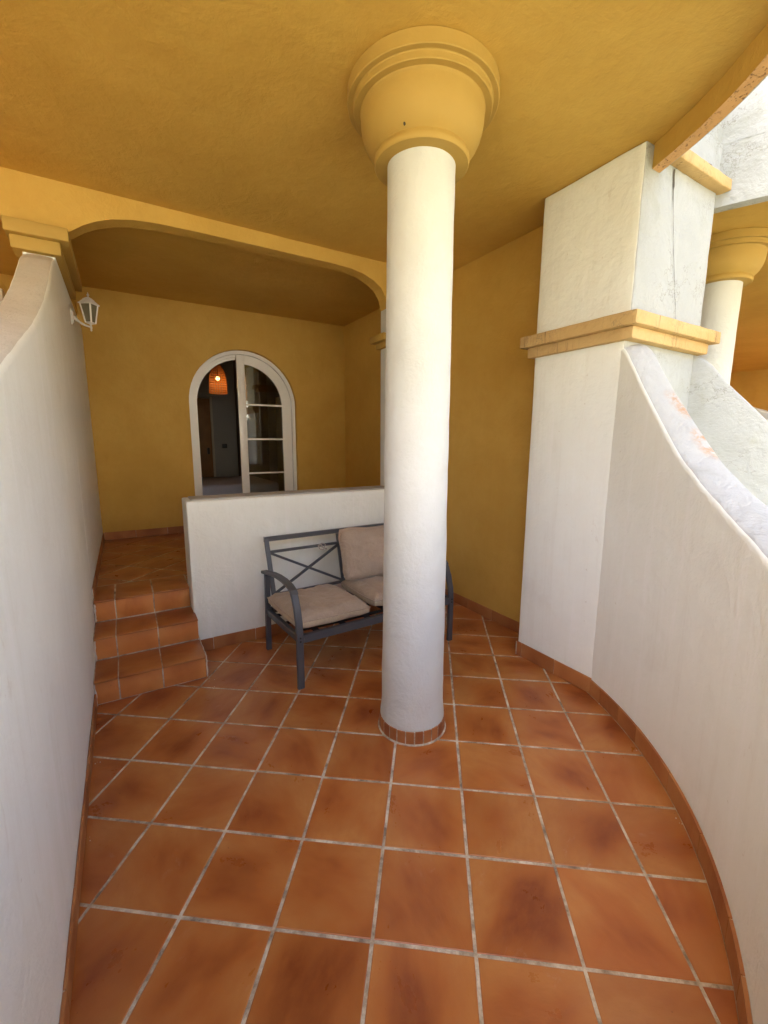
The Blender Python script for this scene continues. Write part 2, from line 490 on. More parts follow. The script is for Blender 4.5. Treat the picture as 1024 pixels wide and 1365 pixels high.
def bar(bm, p, q, w, h, up=Vector((0, 0, 1)), bev=0.0):
    """box bar from p to q, w sideways, h along up"""
    p = Vector(p); q = Vector(q)
    d = (q - p); L = d.length; d.normalize()
    s = d.cross(up)
    if s.length < 1e-4:
        s = d.cross(Vector((1, 0, 0)))
    s.normalize(); t = s.cross(d)
    b2 = bmesh.new()
    bmesh.ops.create_cube(b2, size=1.0)
    for v in b2.verts:
        c = v.co.copy()
        v.co = p + d * ((c.x + 0.5) * L) + s * (c.y * w) + t * (c.z * h)
    if bev:
        bmesh.ops.bevel(b2, geom=b2.edges[:], offset=bev, segments=2, affect='EDGES', profile=0.5)
    join(bm, b2)

def strip_sweep(bm, pts, w, h, side):
    """flat bar along a path: side = width direction (constant), h = thickness normal to path"""
    side = Vector(side).normalized()
    rings = []
    pts = [Vector(p) for p in pts]
    for i, p in enumerate(pts):
        a = pts[max(0, i - 1)]; b = pts[min(len(pts) - 1, i + 1)]
        d = (b - a).normalized(); n = side.cross(d).normalized()
        bv = min(w, h) * 0.18
        prof = [(-w / 2 + bv, -h / 2), (w / 2 - bv, -h / 2), (w / 2, -h / 2 + bv), (w / 2, h / 2 - bv), (w / 2 - bv, h / 2), (-w / 2 + bv, h / 2), (-w / 2, h / 2 - bv), (-w / 2, -h / 2 + bv)]
        rings.append([bm.verts.new(p + side * s + n * t) for s, t in prof])
    k = 8
    for a, b in zip(rings, rings[1:]):
        for i in range(k):
            j = (i + 1) % k
            bm.faces.new((a[i], a[j], b[j], b[i]))
    bm.faces.new(list(reversed(rings[0]))); bm.faces.new(rings[-1])
    bmesh.ops.recalc_face_normals(bm, faces=bm.faces[:])

def tube(bm, pts, r, seg=8, closed=False):
    pts = [Vector(p) for p in pts]
    n = len(pts); rings = []
    up = Vector((0.13, 0.07, 1)).normalized()
    for i, p in enumerate(pts):
        if closed:
            d = (pts[(i + 1) % n] - pts[i - 1]).normalized()
        else:
            d = (pts[min(n - 1, i + 1)] - pts[max(0, i - 1)]).normalized()
        s = d.cross(up)
        if s.length < 1e-3: s = d.cross(Vector((1, 0, 0)))
        s.normalize(); t = s.cross(d)
        rr = r[i] if isinstance(r, (list, tuple)) else r
        rings.append([bm.verts.new(p + (s * math.cos(2 * PI * k / seg) + t * math.sin(2 * PI * k / seg)) * rr) for k in range(seg)])
    pairs = list(zip(rings, rings[1:])) + ([(rings[-1], rings[0])] if closed else [])
    for a, b in pairs:
        for k in range(seg):
            j = (k + 1) % seg
            bm.faces.new((a[k], a[j], b[j], b[k]))
    if not closed:
        bm.faces.new(list(reversed(rings[0]))); bm.faces.new(rings[-1])
    bmesh.ops.recalc_face_normals(bm, faces=bm.faces[:])

# ------------------------------------------------------------------ plan dimensions (x = along the facade, y = into the building)
UL, UR = -0.265, 2.75          # inner faces of the left wall and the right wall
VB, VT, VP = 5.67, 3.53, 3.36  # back wall, arch beam front, parapet front
CZ = 3.15                      # ceiling
TZ = 0.48                      # upper terrace
CX, CY, RI = 0.337, 2.335, 2.28
RO = 2.46

# ------------------------------------------------------------------ ground, floor
bm = bmesh.new()
bmesh.ops.create_grid(bm, x_segments=1, y_segments=1, size=600)
for v in bm.verts: v.co.z = -0.55
finish('ground', bm, M['ground'], kind='structure', origin=(0, 0, -0.55))

def arc_pts(cx, cy, r, a0, a1, n):
    return [(cx + r * math.cos(R(a0 + (a1 - a0) * k / n)), cy + r * math.sin(R(a0 + (a1 - a0) * k / n))) for k in range(n + 1)]

# clip region for floor tiles (convex, CCW)
def region(inset):
    r = RI - 0.012 + 0.012 * 0 - inset
    a_l = -105.3; a_r = -21.6
    pts = [(UL + inset, VP - inset)]
    pts += arc_pts(CX, CY, r, a_l, a_r, 40)
    pts += [(UR - inset, 2.32), (UR - inset, VP - inset)]
    return pts

def clip_poly(subject, clip):
    out = subject
    n = len(clip)
    for i in range(n):
        a = clip[i]; b = clip[(i + 1) % n]
        inp = out; out = []
        if not inp: return []
        def side(p): return (b[0] - a[0]) * (p[1] - a[1]) - (b[1] - a[1]) * (p[0] - a[0])
        for k in range(len(inp)):
            p = inp[k]; q = inp[(k + 1) % len(inp)]
            sp, sq = side(p), side(q)
            if sp >= 0: out.append(p)
            if (sp >= 0) != (sq >= 0):
                t = sp / (sp - sq)
                out.append((p[0] + (q[0] - p[0]) * t, p[1] + (q[1] - p[1]) * t))
    return out

def area(p):
    return 0.5 * sum(p[i][0] * p[(i + 1) % len(p)][1] - p[(i + 1) % len(p)][0] * p[i][1] for i in range(len(p)))

def clean(p, eps=0.004):
    out = []
    for q in p:
        if not out or math.hypot(q[0] - out[-1][0], q[1] - out[-1][1]) > eps:
            out.append(q)
    if len(out) > 1 and math.hypot(out[0][0] - out[-1][0], out[0][1] - out[-1][1]) < eps:
        out.pop()
    return out

def tile_mesh(pts, th, bev, name, mat, tilt=0.0):
    """low tile: bottom ring, top ring, bevelled inner ring. pts relative to its centre"""
    me = bpy.data.meshes.new(name)
    n = len(pts)
    c = (sum(p[0] for p in pts) / n, sum(p[1] for p in pts) / n)
    ins = []
    for x, y in pts:
        d = math.hypot(x - c[0], y - c[1]); k = max(0, 1 - bev * 1.3 / max(d, 1e-6))
        ins.append((c[0] + (x - c[0]) * k, c[1] + (y - c[1]) * k))
    vs = [(x, y, -th) for x, y in pts] + [(x, y, -bev * 0.6) for x, y in pts] + [(x, y, 0) for x, y in ins]
    fs = [tuple(range(2 * n, 3 * n))]
    for i in range(n):
        j = (i + 1) % n
        fs.append((i, j, n + j, n + i)); fs.append((n + i, n + j, 2 * n + j, 2 * n + i))
    me.from_pydata(vs, [], fs)
    me.materials.append(mat)
    for k, p in enumerate(me.polygons):
        p.use_smooth = False
    me.update()
    return me

def lay_tiles(parent, origin, ang, pitch, joint, clip, ztop, rng_i, rng_j, mat, pname='tile', skip=None):
    ca, sa = math.cos(ang), math.sin(ang)
    h = (pitch - joint) / 2
    full = tile_mesh([(-h, -h), (h, -h), (h, h), (-h, h)], 0.014, 0.003, pname, mat)
    base = world_loc(parent)
    for i in rng_i:
        for j in rng_j:
            a, b = (i + 0.5) * pitch, (j + 0.5) * pitch
            x = origin[0] + ca * a - sa * b; y = origin[1] + sa * a + ca * b
            corners = []
            for dx, dy in ((-h, -h), (h, -h), (h, h), (-h, h)):
                corners.append((x + ca * dx - sa * dy, y + sa * dx + ca * dy))
            cl = clean(clip_poly(corners, clip))
            if len(cl) < 3 or area(cl) < 0.0006: continue
            if skip and skip(x, y): continue
            whole = area(cl) > 4 * h * h * 0.9995
            if whole:
                o = bpy.data.objects.new(pname, full)
                o.rotation_euler = (random.uniform(-1, 1) * 0.0012, random.uniform(-1, 1) * 0.0012, ang + random.choice((0, 1, 2, 3)) * PI / 2 + random.uniform(-.004, .004))
                o.location = Vector((x, y, ztop)) - base
            else:
                cxm = sum(p[0] for p in cl) / len(cl); cym = sum(p[1] for p in cl) / len(cl)
                me = tile_mesh([(p[0] - cxm, p[1] - cym) for p in cl], 0.014, 0.003, pname, mat)
                o = bpy.data.objects.new(pname, me)
                o.location = Vector((cxm, cym, ztop)) - base
            o.location.z += random.uniform(-0.0008, 0.0008)
            if whole: o.scale = (random.uniform(.993, 1.002), random.uniform(.993, 1.002), 1)
            o.parent = parent
            col.objects.link(o)

bm = bmesh.new()
reg = region(-0.03)
poly_prism(bm, reg, -0.2, -0.0024)
floor = finish('floor', bm, M['grout'], kind='structure')
# tile grid measured from the photograph
TP = 0.3300
th_w = -0.10654076
gx, gy = 0.90015827 * TP, 3.38041398 * TP
# rotate world->plan
y31 = R(-31.0)
ox = math.cos(y31) * gx - math.sin(y31) * gy
oy = math.sin(y31) * gx + math.cos(y31) * gy
lay_tiles(floor, (ox, oy), th_w + y31, TP, 0.0110, region(0.0), 0.0, range(-12, 12), range(-10, 12), M['tile'])

# upper terrace slab and its tiles
bm = bmesh.new()
poly_prism(bm, [(UL, 3.525), (0.36, 3.525), (0.36, VP + 0.27), (UR, VP + 0.27), (UR, VB), (UL, VB)], -0.2, TZ - 0.0012)
upper = finish('upper_floor', bm, M['grout'], kind='structure')
lay_tiles(upper, (-0.035, 4.37), R(45), 0.338, 0.0125, [(UL + .012, 3.868), (UR - .012, 3.868), (UR - .012, VB - .012), (UL + .012, VB - .012)], TZ, range(-12, 13), range(-12, 13), M['tile'])
lay_tiles(upper, (-0.035, 4.37), R(45), 0.338, 0.0125, [(0.362, 3.65), (UR - .012, 3.65), (UR - .012, 3.860), (0.362, 3.860)], TZ, range(-12, 13), range(-12, 13), M['tile'])

# ------------------------------------------------------------------ steps
steps = thing('steps', (0.05, 3.2, 0), 'three terracotta tiled steps climbing between the left wall and the low white wall', 'steps')
XR = 0.372
for k, (yf, z) in enumerate(((2.950, 0.16), (3.235, 0.32), (3.512, 0.48))):
    yb = (3.235, 3.512, 3.86)[k]
    box('step_core', UL, XR - 0.006 if k < 1 else (XR - .006 if k == 1 else 0.36 - .004), yf + 0.0035, yb + 0.0035, z - 0.16 - 0.02, z - 0.0045, M['pale_grout'], steps)
    xr = XR if k < 2 else 0.358
    jx = [UL + 0.003, -0.136 + random.uniform(-.004, .004), 0.112 + random.uniform(-.004, .004), xr]
    for a, b in zip(jx, jx[1:]):
        g = 0.0028
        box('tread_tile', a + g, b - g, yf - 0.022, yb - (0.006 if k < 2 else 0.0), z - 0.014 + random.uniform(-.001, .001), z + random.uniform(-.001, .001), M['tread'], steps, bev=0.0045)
        zb = z - 0.16
        box('riser_tile', a + g + .001, b - g - .001, yf, yf + 0.011, zb + 0.004, z - 0.020, M['step'], steps, bev=0.002)
# crumbly caulk beads where the steps meet the left wall and on their free end
for (yf, yb, z) in ((2.95, 3.235, 0.16), (3.235, 3.512, 0.32), (3.512, 3.60, 0.48)):
    pts = [(UL + 0.006, yf - .006, z - .16 + 0.015 * q) for q in range(0, 10)] 
    pts = [(p[0] + random.uniform(-.002, .002), p[1] + random.uniform(-.003, .003), p[2]) for p in pts]
    bm = bmesh.new()
    tube(bm, pts, [0.004 + random.uniform(0, .005) for _ in pts], 6)
    finish('caulk_bead', bm, M['caulk'], steps, smooth=True)
for (yf, z) in ((2.95, 0.16),):
    pts = [(XR + 0.003 + random.uniform(-.002, .002), yf + 0.001 + random.uniform(-.003, .003), z - .155 + 0.016 * q) for q in range(0, 10)]
    bm = bmesh.new()
    tube(bm, pts, [0.003 + random.uniform(0, .004) for _ in pts], 6)
    finish('caulk_bead', bm, M['caulk'], steps, smooth=True)
    bm = bmesh.new()
    pts = [(XR + 0.003 + random.uniform(-.002, .002), yf + 0.028 * q, z - .004 + random.uniform(-.002, .002)) for q in range(0, 14)]
    tube(bm, pts, [0.002 + random.uniform(0, .003) for _ in pts], 6)
finish('caulk_bead', bm, M['caulk'], steps, smooth=True)

# ------------------------------------------------------------------ skirting helper
def skirt_line(parent, p, q, z0, h, length, thick=0.011, first=None):
    """straight run of skirting tiles from p to q; tiles stand to the LEFT of p->q direction, back on the line"""
    px, py = p; qx, qy = q
    L = math.hypot(qx - px, qy - py); dx, dy = (qx - px) / L, (qy - py) / L
    nx, ny = -dy, dx
    s = 0.0; k = 0
    while s < L - 0.005:
        l = (first if (k == 0 and first) else length)
        e = min(L, s + l)
        if L - e < 0.03: e = L
        a, b = s + 0.002, e - 0.002
        bm = bmesh.new()
        t0 = 0.0015; t1 = thick
        hh = h + random.uniform(-.002, .002)
        pts = [(px + dx * a + nx * t0, py + dy * a + ny * t0), (px + dx * b + nx * t0, py + dy * b + ny * t0),
               (px + dx * b + nx * t1, py + dy * b + ny * t1), (px + dx * a + nx * t1, py + dy * a + ny * t1)]
        poly_prism(bm, pts, z0 + 0.001, z0 + hh)
        bmesh.ops.bevel(bm, geom=bm.edges[:], offset=0.0018, segments=1, affect='EDGES')
        finish('skirting_tile', bm, M['skirt'], parent)
        s = e; k += 1
    # mortar strip behind, slightly lower and thinner
    bm = bmesh.new()
    poly_prism(bm, [(px, py), (qx, qy), (qx + nx * 0.006, qy + ny * 0.006), (px + nx * 0.006, py + ny * 0.006)], z0, z0 + h - 0.004)
    finish('mortar_joint', bm, M['grout'], parent)

# ------------------------------------------------------------------ left boundary wall (curved top)
left = thing('boundary_wall', (-0.35, 2.0, 0), 'white boundary wall on the left whose top sweeps up to the ochre cornice', 'wall')
prof = [(-0.3, 1.16), (0.3, 1.26), (0.8, 1.44), (1.2, 1.62), (1.61, 1.80), (2.0, 1.945), (2.45, 2.11), (2.94, 2.345), (3.23, 2.535), (3.40, 2.645), (3.52, 2.73)]
def lerp_prof(p, x):
    if x <= p[0][0]: return p[0][1]
    for (a, za), (b, zb) in zip(p, p[1:]):
        if x <= b:
            t = (x - a) / (b - a)
            return za + (zb - za) * t
    return p[-1][1]
def smooth_prof(p, x, w=0.16):
    return sum(lerp_prof(p, x + k * w / 3) for k in range(-3, 4)) / 7
def wall_section_sweep(stations, zlow):
    """stations: list of (inner point, outer point, ztop) -> bmesh wall with softened top edges"""
    bm = bmesh.new()
    rings = []
    for (ix, iy), (ox_, oy_), zt in stations:
        def pt(f, z):
            return (ix + (ox_ - ix) * f, iy + (oy_ - iy) * f, z)
        w = math.hypot(ox_ - ix, oy_ - iy)
        e = 0.018 / w
        zs = [zlow + (zt - zlow) * q / 8 for q in range(8)]
        ring = [pt(0, z) for z in zs] + [pt(0, zt - 0.03), pt(0.15 * e, zt - 0.014), pt(0.55 * e, zt - 0.004), pt(1.2 * e, zt + .001)]
        ring += [pt(0.3, zt + .004), pt(0.5, zt + 0.006), pt(0.7, zt + .004)]
        ring += [pt(1 - 1.2 * e, zt + .001), pt(1 - 0.55 * e, zt - 0.004), pt(1 - 0.15 * e, zt - 0.014), pt(1, zt - 0.03)] + [pt(1, z) for z in reversed(zs)]
        rings.append([bm.verts.new(Vector(p) + Vector(noise.noise_vector(Vector(p) * 5)) * 0.003 + Vector(noise.noise_vector(Vector(p) * 17)) * 0.0015 * (1 if p[2] > zt - .05 else 0.3)) for p in ring])
    n = len(rings[0])
    for a, b in zip(rings, rings[1:]):
        for k in range(n - 1):
            f = bm.faces.new((a[k], b[k], b[k + 1], a[k + 1]))
            if 10 <= k <= 15: f.material_index = 1
    bm.faces.new(rings[0]); bm.faces.new(list(reversed(rings[-1])))
    bmesh.ops.recalc_face_normals(bm, faces=bm.faces[:])
    return bm
st = []
y = -0.2
while y < 3.555:
    st.append(((UL, y), (-0.425, y), smooth_prof(prof, y)))
    y += 0.05
bm = wall_section_sweep(st, -0.1)
finish('wall_body', bm, [M['white'], M['brown_cap']], left, smooth=True, auto=50)
box('rear_wall_body', -0.425, UL, 3.551, VB + 0.003, -0.1, 2.72, M['white'], left)
box('upper_wall_body', -0.42, -0.285, 3.66, VB + .003, 2.865, CZ - .001, M['yellow'], left)
box('cornice_lower', -0.472, -0.228, 3.50, 4.50, 2.715, 2.79, M['capital'], left, bev=0.006, rough=0.001)
box('cornice_upper', -0.492, -0.180, 3.46, 4.53, 2.79, 2.866, M['capital'], left, bev=0.006, rough=0.001)
# left skirting on the lower terrace, flush (paint edge stands over it)
skirt_line(left, (UL, 2.93), (UL, 0.12), 0.0, 0.085, 0.33, first=0.2) if False else None
skirt_line(left, (UL, 0.12), (UL, 2.93), 0.0, 0.085, 0.33) if False else None
def skirt_right_of(parent, p, q, *a, **k):
    skirt_line(parent, q, p, *a, **k)
skirt_right_of(left, (UL, 0.13), (UL, 2.935), 0.0, 0.085, 0.33)
skirt_right_of(left, (UL, 3.55), (UL, 4.1), TZ, 0.085, 0.33)
skirt_right_of(left, (UL, 4.1), (UL, VB - .014), TZ, 0.085, 0.33)

# ------------------------------------------------------------------ parapet
par = thing('parapet_wall', (1.55, 3.5, 0), 'low white plastered parapet wall behind the metal bench', 'wall')
PZ = 1.158
bm = bmesh.new()
add_box(bm, 0.36, UR, VP, VP + 0.285, -0.02, PZ, bev=0.010, seg=3)
bmesh.ops.subdivide_edges(bm, edges=[e for e in bm.edges if e.calc_length() > 0.25], cuts=14, use_grid_fill=True)
roughen(bm, 0.0016, 5)
finish('wall_body', bm, M['white'], par, smooth=True, auto=40)
bm = bmesh.new()
add_box(bm, 0.40, 2.14, VP + 0.045, VP + 0.255, PZ - 0.004, PZ + 0.010, bev=0.004, seg=2)
bmesh.ops.subdivide_edges(bm, edges=[e for e in bm.edges if e.calc_length() > 0.12], cuts=18, use_grid_fill=True)
roughen(bm, 0.003, 14)
finish('mortar_cap', bm, M['white_cap'], par, smooth=True)
skirt_right_of(par, (0.376, VP), (UR - .012, VP), 0.0, 0.095, 0.322)

# ------------------------------------------------------------------ right wall, back wall with arched opening
rw = thing('side_wall', (UR + .1, 3.9, 0), 'tall ochre side wall to the right of the column and behind the square pillar', 'wall')
box('wall_body', UR, UR + 0.20, 2.0, VB + 0.2, -0.1, CZ - .001, M['yellow'], rw)
skirt_line(rw, (UR, 2.12), (UR, VP - .012), 0.0, 0.095, 0.325, first=0.22)
skirt_line(rw, (UR, VP + .29), (UR, VB - .014), TZ, 0.085, 0.33)

DX, DZ, DR = 1.375, 2.035, 0.66   # door centre, spring height, radius
back = thing('back_wall', (1.2, VB + .1, 0), 'ochre back wall of the upper terrace with an arched opening', 'wall')
bm = bmesh.new()
def arched_wall(bm, x0, x1, z0, z1, y0, y1, dx, dz, dr, zb, n=28):
    """wall panel with an arched hole (hole bottom at zb)"""
    arc = [(dx - dr, zb), (dx - dr, dz)] + [(dx - dr * math.cos(PI * k / n), dz + dr * math.sin(PI * k / n)) for k in range(1, n)] + [(dx + dr, dz), (dx + dr, zb)]
    for y, flip in ((y0, False), (y1, True)):
        def quad(pts):
            vs = [bm.verts.new((a, y, b)) for a, b in pts]
            if flip: vs.reverse()
            bm.faces.new(vs)
        quad([(x0, z0), (dx - dr, z0), (dx - dr, z1), (x0, z1)])
        quad([(dx + dr, z0), (x1, z0), (x1, z1), (dx + dr, z1)])
        for (a, b), (c, d) in zip(arc[1:-1], arc[2:-1]):
            quad([(a, b), (c, d), (c, z1), (a, z1)])
        if zb > z0: quad([(dx - dr, z0), (dx + dr, z0), (dx + dr, zb), (dx - dr, zb)])
    ins = [[bm.verts.new((a, y, b)) for a, b in arc] for y in (y0, y1)]
    for k in range(len(arc) - 1):
        bm.faces.new((ins[0][k], ins[1][k], ins[1][k + 1], ins[0][k + 1]))
    bmesh.ops.remove_doubles(bm, verts=bm.verts[:], dist=1e-5)
arched_wall(bm, UL - .03, UR, TZ - 0.3, CZ - .001, VB, VB + 0.22, DX, DZ, DR, TZ)
finish('wall_body', bm, M['yellow'], back)
skirt_right_of(back, (UL + .012, VB), (DX - DR, VB), TZ, 0.085, 0.33)
skirt_right_of(back, (DX + DR, VB), (UR - .012, VB), TZ, 0.085, 0.33)

# ------------------------------------------------------------------ arched beam
def beam_profile():
    L = []
    # under side from left end (left neighbour arch) to right pilaster
    pts = []
    pts += [(-3.0, 2.99), (-0.95, 3.03), (-0.72, 3.00), (-0.60, 2.95), (-0.525, 2.905), (-0.475, 2.868)]
    pts += [(-0.185, 2.868)]
    a = [( -0.150, 2.893), (-0.10, 2.930), (-0.03, 2.968), (0.06, 3.002), (0.17, 3.026), (0.32, 3.040), (0.6, 3.046), (1.2, 3.046), (1.6, 3.046), (1.78, 3.040), (1.90, 3.020), (2.00, 2.985), (2.08, 2.935), (2.13, 2.86), (2.145, 2.78)]
    pts += a
    pts += [(UR, 2.78)]
    return pts
def beam(y0, y1):
    bm = bmesh.new()
    pr = beam_profile()
    top = CZ - 0.0005
    f0 = [bm.verts.new((x, y0, z)) for x, z in pr]; t0 = [bm.verts.new((x, y0, top)) for x, z in pr]
    f1 = [bm.verts.new((x, y1, z)) for x, z in pr]; t1 = [bm.verts.new((x, y1, top)) for x, z in pr]
    for k in range(len(pr) - 1):
        bm.faces.new((f0[k], f0[k + 1], t0[k + 1], t0[k]))
        bm.faces.new((f1[k + 1], f1[k], t1[k], t1[k + 1]))
        bm.faces.new((f0[k + 1], f0[k], f1[k], f1[k + 1]))
    return bm
bo = finish('arched_beam', beam(VT, VT + 0.125), M['yellow'])
tag(bo, 'ochre arched beam spanning from the left cornice to behind the column', 'beam')

# pilaster standing on the parapet at the right end of the beam
pil = thing('pilaster', (2.45, 3.6, PZ), 'slim white pilaster on the parapet behind the round column, with a small ochre cornice', 'pilaster')
box('shaft', 2.15, UR - .001, VT + .004, VT + 0.121, PZ - .004, 2.779, M['white_column'], pil)
box('cornice_lower', 2.115, UR - .001, VT - .035, VT + 0.155, 2.44, 2.49, M['capital'], pil, bev=.004)
box('cornice_upper', 2.065, UR - .001, VT - .065, VT + 0.185, 2.49, 2.55, M['capital'], pil, bev=.004)

# ------------------------------------------------------------------ ceiling slab with scalloped front edge
MIR = 2.94                       # mirror line through the square pillar
NCX = 2 * MIR - CX               # neighbour arc centre
def front_v(x):
    """front boundary of the slab at x, r = 2.40"""
    rr = 2.40
    best = 1.47
    for c in (CX, NCX, -0.70 - CX, 2 * 6.05 - NCX):
        d = abs(x - c)
        if d < rr:
            best = min(best, CY - math.sqrt(rr * rr - d * d))
    if x < -0.35 and x > -2.9 and best > 1.4: best = 1.47
    return best
bm = bmesh.new()
xs = [-3.0 + 0.05 * k for k in range(0, 300)]
lo_f = [bm.verts.new((x, front_v(x), CZ)) for x in xs]; lo_b = [bm.verts.new((x, 9.7, CZ)) for x in xs]
hi_f = [bm.verts.new((x, front_v(x), CZ + .22)) for x in xs]; hi_b = [bm.verts.new((x, 9.7, CZ + .22)) for x in xs]
for k in range(len(xs) - 1):
    bm.faces.new((lo_f[k + 1], lo_f[k], lo_b[k], lo_b[k + 1]))
    bm.faces.new((hi_f[k], hi_f[k + 1], hi_b[k + 1], hi_b[k]))
    bm.faces.new((lo_f[k], lo_f[k + 1], hi_f[k + 1], hi_f[k]))
finish('ceiling', bm, M['yellow'], kind='structure')

# building mass above (blocks sky and sun as the real storeys do)
um = thing('upper_storey', (4.4, 5, 3.37), 'white upper storey of the building above the terraces', 'building')
box('wall_body', -3.0, 11.95, 3.6, 9.7, CZ + .222, 6.4, M['white_outdoor'], um)
box('roof', -3.2, 12.15, 3.4, 9.9, 6.402, 6.6, M['cornice'], um)

# row of white houses added out of view to bounce daylight into the terrace
for k, hx in enumerate((-17.0, -5.5, 6.0, 17.5)):
    hy = -15.0 - (k % 2) * 1.2
    hs = thing('house', (hx, hy - 4, -.55), ['white two storey house across the garden with closed shutters, farthest left', 'white two storey house across the garden, second from the left', 'white two storey house across the garden, directly behind the viewer', 'white two storey house across the garden, farthest right'][k], 'house', 'white houses across the garden')
    box('wall', hx - 5.6, hx + 5.6, hy - 8, hy, -.6, 7.2, M['white_column'], hs)
    box('roof', hx - 5.8, hx + 5.8, hy - 8.2, hy + .25, 7.203, 7.45, M['cornice'], hs)
    for wx in (-3.6, 0, 3.6):
        for wz in (0.6, 3.9):
            box('shutter', hx + wx - .6, hx + wx + .6, hy - .02, hy + .06, wz, wz + 1.6, M['wood'], hs)

def ring_wall(bm, cx, cy, r0, r1, a0, a1, z0, z1, n=48, noise_amp=0.0, mi=None):
    rings = []
    for k in range(n + 1):
        a = R(a0 + (a1 - a0) * k / n)
        c, s = math.cos(a), math.sin(a)
        row = [(cx + r0 * c, cy + r0 * s, z0), (cx + r1 * c, cy + r1 * s, z0), (cx + r1 * c, cy + r1 * s, z1), (cx + r0 * c, cy + r0 * s, z1)]
        if noise_amp:
            row = [Vector(p) + Vector(noise.noise_vector(Vector(p) * 12)) * noise_amp for p in row]
        rings.append([bm.verts.new(p) for p in row])
    for a, b in zip(rings, rings[1:]):
        for k in range(4):
            j = (k + 1) % 4
            bm.faces.new((a[k], b[k], b[j], a[j]))
    bm.faces.new(rings[0]); bm.faces.new(list(reversed(rings[-1])))
    bmesh.ops.recalc_face_normals(bm, faces=bm.faces[:])

def balcony(cx, a0, a1, label, group='curved balcony fronts', pitted=True):
    t = thing('balcony_front', (cx, CY - 2.4, 3.03), label, 'balcony', group)
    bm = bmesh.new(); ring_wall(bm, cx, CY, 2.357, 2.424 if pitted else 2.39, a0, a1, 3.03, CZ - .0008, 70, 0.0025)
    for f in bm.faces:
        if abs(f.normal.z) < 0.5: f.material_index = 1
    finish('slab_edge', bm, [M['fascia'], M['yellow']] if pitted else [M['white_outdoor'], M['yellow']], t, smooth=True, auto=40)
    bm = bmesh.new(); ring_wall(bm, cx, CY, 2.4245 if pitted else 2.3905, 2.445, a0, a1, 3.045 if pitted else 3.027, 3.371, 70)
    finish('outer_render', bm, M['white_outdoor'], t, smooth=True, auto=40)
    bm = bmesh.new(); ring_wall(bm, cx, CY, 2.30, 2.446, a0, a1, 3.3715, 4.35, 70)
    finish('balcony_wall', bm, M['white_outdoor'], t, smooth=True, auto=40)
    return t
# angle where the arc meets the pillar's outer face y = 1.45
a_hit = -math.degrees(math.asin((CY - 1.44) / 2.40))
balcony(CX, -106.5, a_hit + 4, 'curved balcony front overhead with a pitted ochre edge reaching the square pillar')
balcony(NCX, -180 - a_hit - 4, -73.5, 'weathered white curved balcony front of the next house, at the top right', pitted=False)

# ------------------------------------------------------------------ square pillar on the right
PX0, PX1, PY0, PY1 = 2.46, 3.24, 1.462, 2.11
pp = thing('square_pillar', ((PX0 + PX1) / 2, (PY0 + PY1) / 2, 0), 'thick square white pillar with a faded ochre cornice and a long crack', 'pillar')
bm = bmesh.new()
add_box(bm, PX0, PX1, PY0 + .02, PY1, -0.1, 2.17, bev=0.012, seg=3)
bmesh.ops.subdivide_edges(bm, edges=[e for e in bm.edges if e.calc_length() > 0.3], cuts=12, use_grid_fill=True)
roughen(bm, 0.002, 5)
for f in bm.faces:
    if f.calc_center_median().y < PY0 + 0.026 or f.calc_center_median().x > PX1 - .006: f.material_index = 1
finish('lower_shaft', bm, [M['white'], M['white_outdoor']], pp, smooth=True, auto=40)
bm = bmesh.new()
add_box(bm, PX0, PX1, PY0, PY1, 2.29, CZ - .002, bev=0.012, seg=3)
bmesh.ops.subdivide_edges(bm, edges=[e for e in bm.edges if e.calc_length() > 0.3], cuts=14, use_grid_fill=True)
roughen(bm, 0.0028, 5)
# outer face carries the weathered paint
for f in bm.faces:
    if f.calc_center_median().y < PY0 + 0.006 or f.calc_center_median().x > PX1 - .006: f.material_index = 1
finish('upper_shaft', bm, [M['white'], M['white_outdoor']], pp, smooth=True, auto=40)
box('balcony_pier', PX0 + .03, PX1 + .22, PY0 + .012, PY1, CZ + .2232, 4.6, M['white_outdoor'], pp, bev=.008)
box('slab_pier', PX0 + .03, PX1 + .20, PY0 + .006, PY0 + .2, CZ + .001 - .0, CZ + .2228, M['white_outdoor'], pp)
def cornice_ring(x0, x1, y0, y1, z0, z1, nm):
    bm = bmesh.new()
    add_box(bm, x0, x1, y0, y1, z0, z1, bev=0.007, seg=2)
    bmesh.ops.subdivide_edges(bm, edges=[e for e in bm.edges if e.calc_length() > 0.2], cuts=16, use_grid_fill=True)
    roughen(bm, 0.0022, 16)
    finish(nm, bm, M['cornice'], pp, smooth=True, auto=40)
cornice_ring(PX0 - .033, PX1 + .05, PY0 - .036, PY1 + .036, 2.160, 2.226, 'cornice_lower')
cornice_ring(PX0 - .070, PX1 + .115, PY0 - .072, PY1 + .075, 2.226, 2.298, 'cornice_upper')
# broken ochre band under the balcony
bm = bmesh.new()
add_box(bm, 2.66, PX1 + .03, PY0 - .065, PY0 + .01, 3.098, 3.158, bev=0.006, seg=2)
bmesh.ops.subdivide_edges(bm, edges=[e for e in bm.edges if e.calc_length() > 0.1], cuts=10, use_grid_fill=True)
roughen(bm, 0.004, 16)
finish('ochre_band', bm, M['cornice'], pp, smooth=True)
bm = bmesh.new()
add_box(bm, 2.70, PX1 + .02, PY0 - .045, PY0 + .02, 3.156, 3.172)
bmesh.ops.subdivide_edges(bm, edges=[e for e in bm.edges if e.calc_length() > 0.1], cuts=14, use_grid_fill=True)
roughen(bm, 0.008, 14)
finish('open_joint', bm, M['crack'], pp)
